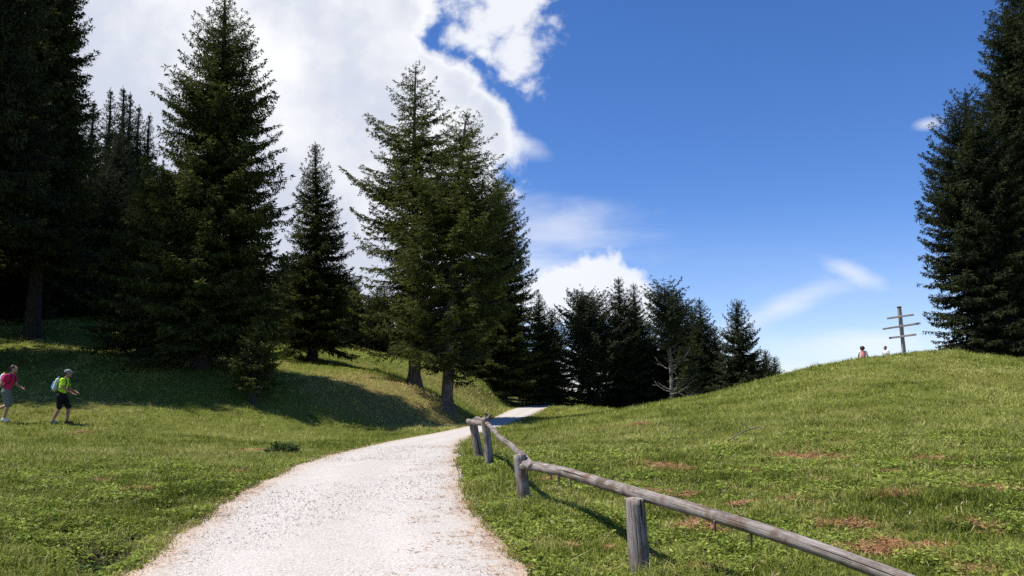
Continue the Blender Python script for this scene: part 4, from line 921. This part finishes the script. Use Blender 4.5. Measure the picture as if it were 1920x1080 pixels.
# loose stones
rr = np.exp(math.log(3.8)+math.log(26/3.8)*rngg.random(60000)); th = (-36+46*rngg.random(60000))*math.pi/180; x, y = rr*np.sin(th), rr*np.cos(th); ok = path_in(x, y) > -.10; x, y = x[ok], y[ok]; n = len(x)
rr = (.004+.008*rngg.random(n)**3.5)*np.clip(np.hypot(x, y)/9, .8, 1.8); z = H(x, y)+.012
o6 = np.array([[1, 0, 0], [0, 1, 0], [-1, 0, 0], [0, -1, 0], [0, 0, .8], [0, 0, -.8]]); f8 = np.array([[0, 1, 4], [1, 2, 4], [2, 3, 4], [3, 0, 4], [1, 0, 5], [2, 1, 5], [3, 2, 5], [0, 3, 5]])
an = rngg.random(n)*6.283; ca, sa = np.cos(an), np.sin(an); o = o6[None]*(rr[:, None, None]*(.7+.6*rngg.random((n, 6, 1))))
V = np.stack([o[..., 0]*ca[:, None]-o[..., 1]*sa[:, None], o[..., 0]*sa[:, None]+o[..., 1]*ca[:, None], o[..., 2]], -1)+np.stack([x, y, z], 1)[:, None]
assemble('loose_gravel', [(V.reshape(-1, 3), None, (np.arange(n)[:, None, None]*6+f8[None]).reshape(-1, 3), np.repeat(rngg.random(n), 6))], M['stone'])

# leafy plants as things
def leafy(name, px, py, rad, hgt, n, leaf, label, cat='plant', mat='bush', group=None, d=None):
    rg = np.random.default_rng(int(px*7+py)); cx, cy = gpt(px, py) if d is None else (ray(px, 600)[0]/ray(px, 600)[1]*d, d); cz = Hs(cx, cy)
    e = empty(name, (cx, cy, cz)); tag(e, label, cat, group); C, Rr, P, D, Lf = [], [], [], [], []
    for k in range(n):
        az = rg.random()*6.283; q = rad*math.sqrt(rg.random()); top = np.array([q*math.cos(az)*1.1, q*math.sin(az), hgt*(1-.5*(q/rad)**2)*(.6+.5*rg.random())]); b = top*np.array([.4, .4, 0])-np.array([0, 0, .05])
        s = np.linspace(0, 1, 4)[:, None]; c = b*(1-s)+top*s; C.append(c); Rr.append(np.full(4, .0035*max(1, hgt*2)))
        m_ = 7; f_ = .35+.65*rg.random((m_, 1)); P.append(b*(1-f_)+top*f_); dd = rg.normal(size=(m_, 3)); dd[:, 2] = abs(dd[:, 2])*.4; D.append(nrm(dd)); Lf.append(leaf*(.6+.7*rg.random(m_)))
    P, D, Lf = map(np.concatenate, (P, D, Lf)); V_, F_ = blades(P, D, Lf, Lf*.55, rg, np.array([0, 0, 1.4]))
    link('leaves', np_mesh('leaves', V_, [F_], M[mat], {'tone': np.repeat(np.clip(.5+rg.normal(size=len(P))*.25, 0, 1), 4)}), e)
    V_, F_ = tubes(C, Rr, 3); link('stems', np_mesh('stems', V_, [F_], M['bark']), e)
leafy('leafy_plant', 530, 852, .42, .26, 120, .075, 'low dark leafy clump at the left edge of the gravel path', mat='bush')
leafy('leafy_plant', 205, 1050, .30, .16, 70, .05, 'small tuft of broad leaves above the bare soil at lower left')
for k, px in enumerate((20, 55, 95, 125, 160, 195, 232, 262)):
    leafy('bush', px, 560, 1.6, 1.5+.5*math.sin(k*2.3), 230, .16, ['bush left of the bare trunk at the left edge', 'bush behind the foot of the bare trunk', 'first bush right of the bare trunk', 'second bush right of the bare trunk', 'grey green bush above the sunlit strip of grass', 'bush over the middle of the sunlit strip', 'bush over the right end of the sunlit strip', 'bush beside the lowest boughs of the olive spruce'][k], 'bush', group='bushes at the shaded forest edge', d=57+2*math.sin(k*1.7))
# the fallen stick on the meadow
a_ = np.array([*gpt(1365, 830), 0]); b_ = np.array([*gpt(1425, 812), 0]); a_[2] = Hs(a_[0], a_[1])+.06; b_[2] = Hs(b_[0], b_[1])+.16
tag(link('stick', timber([a_, (a_+b_)/2+np.array([0, 0, .04]), b_], [.016, .014, .008], 7, 33, .2)), 'thin dark stick lying in the grass of the right meadow', 'stick')
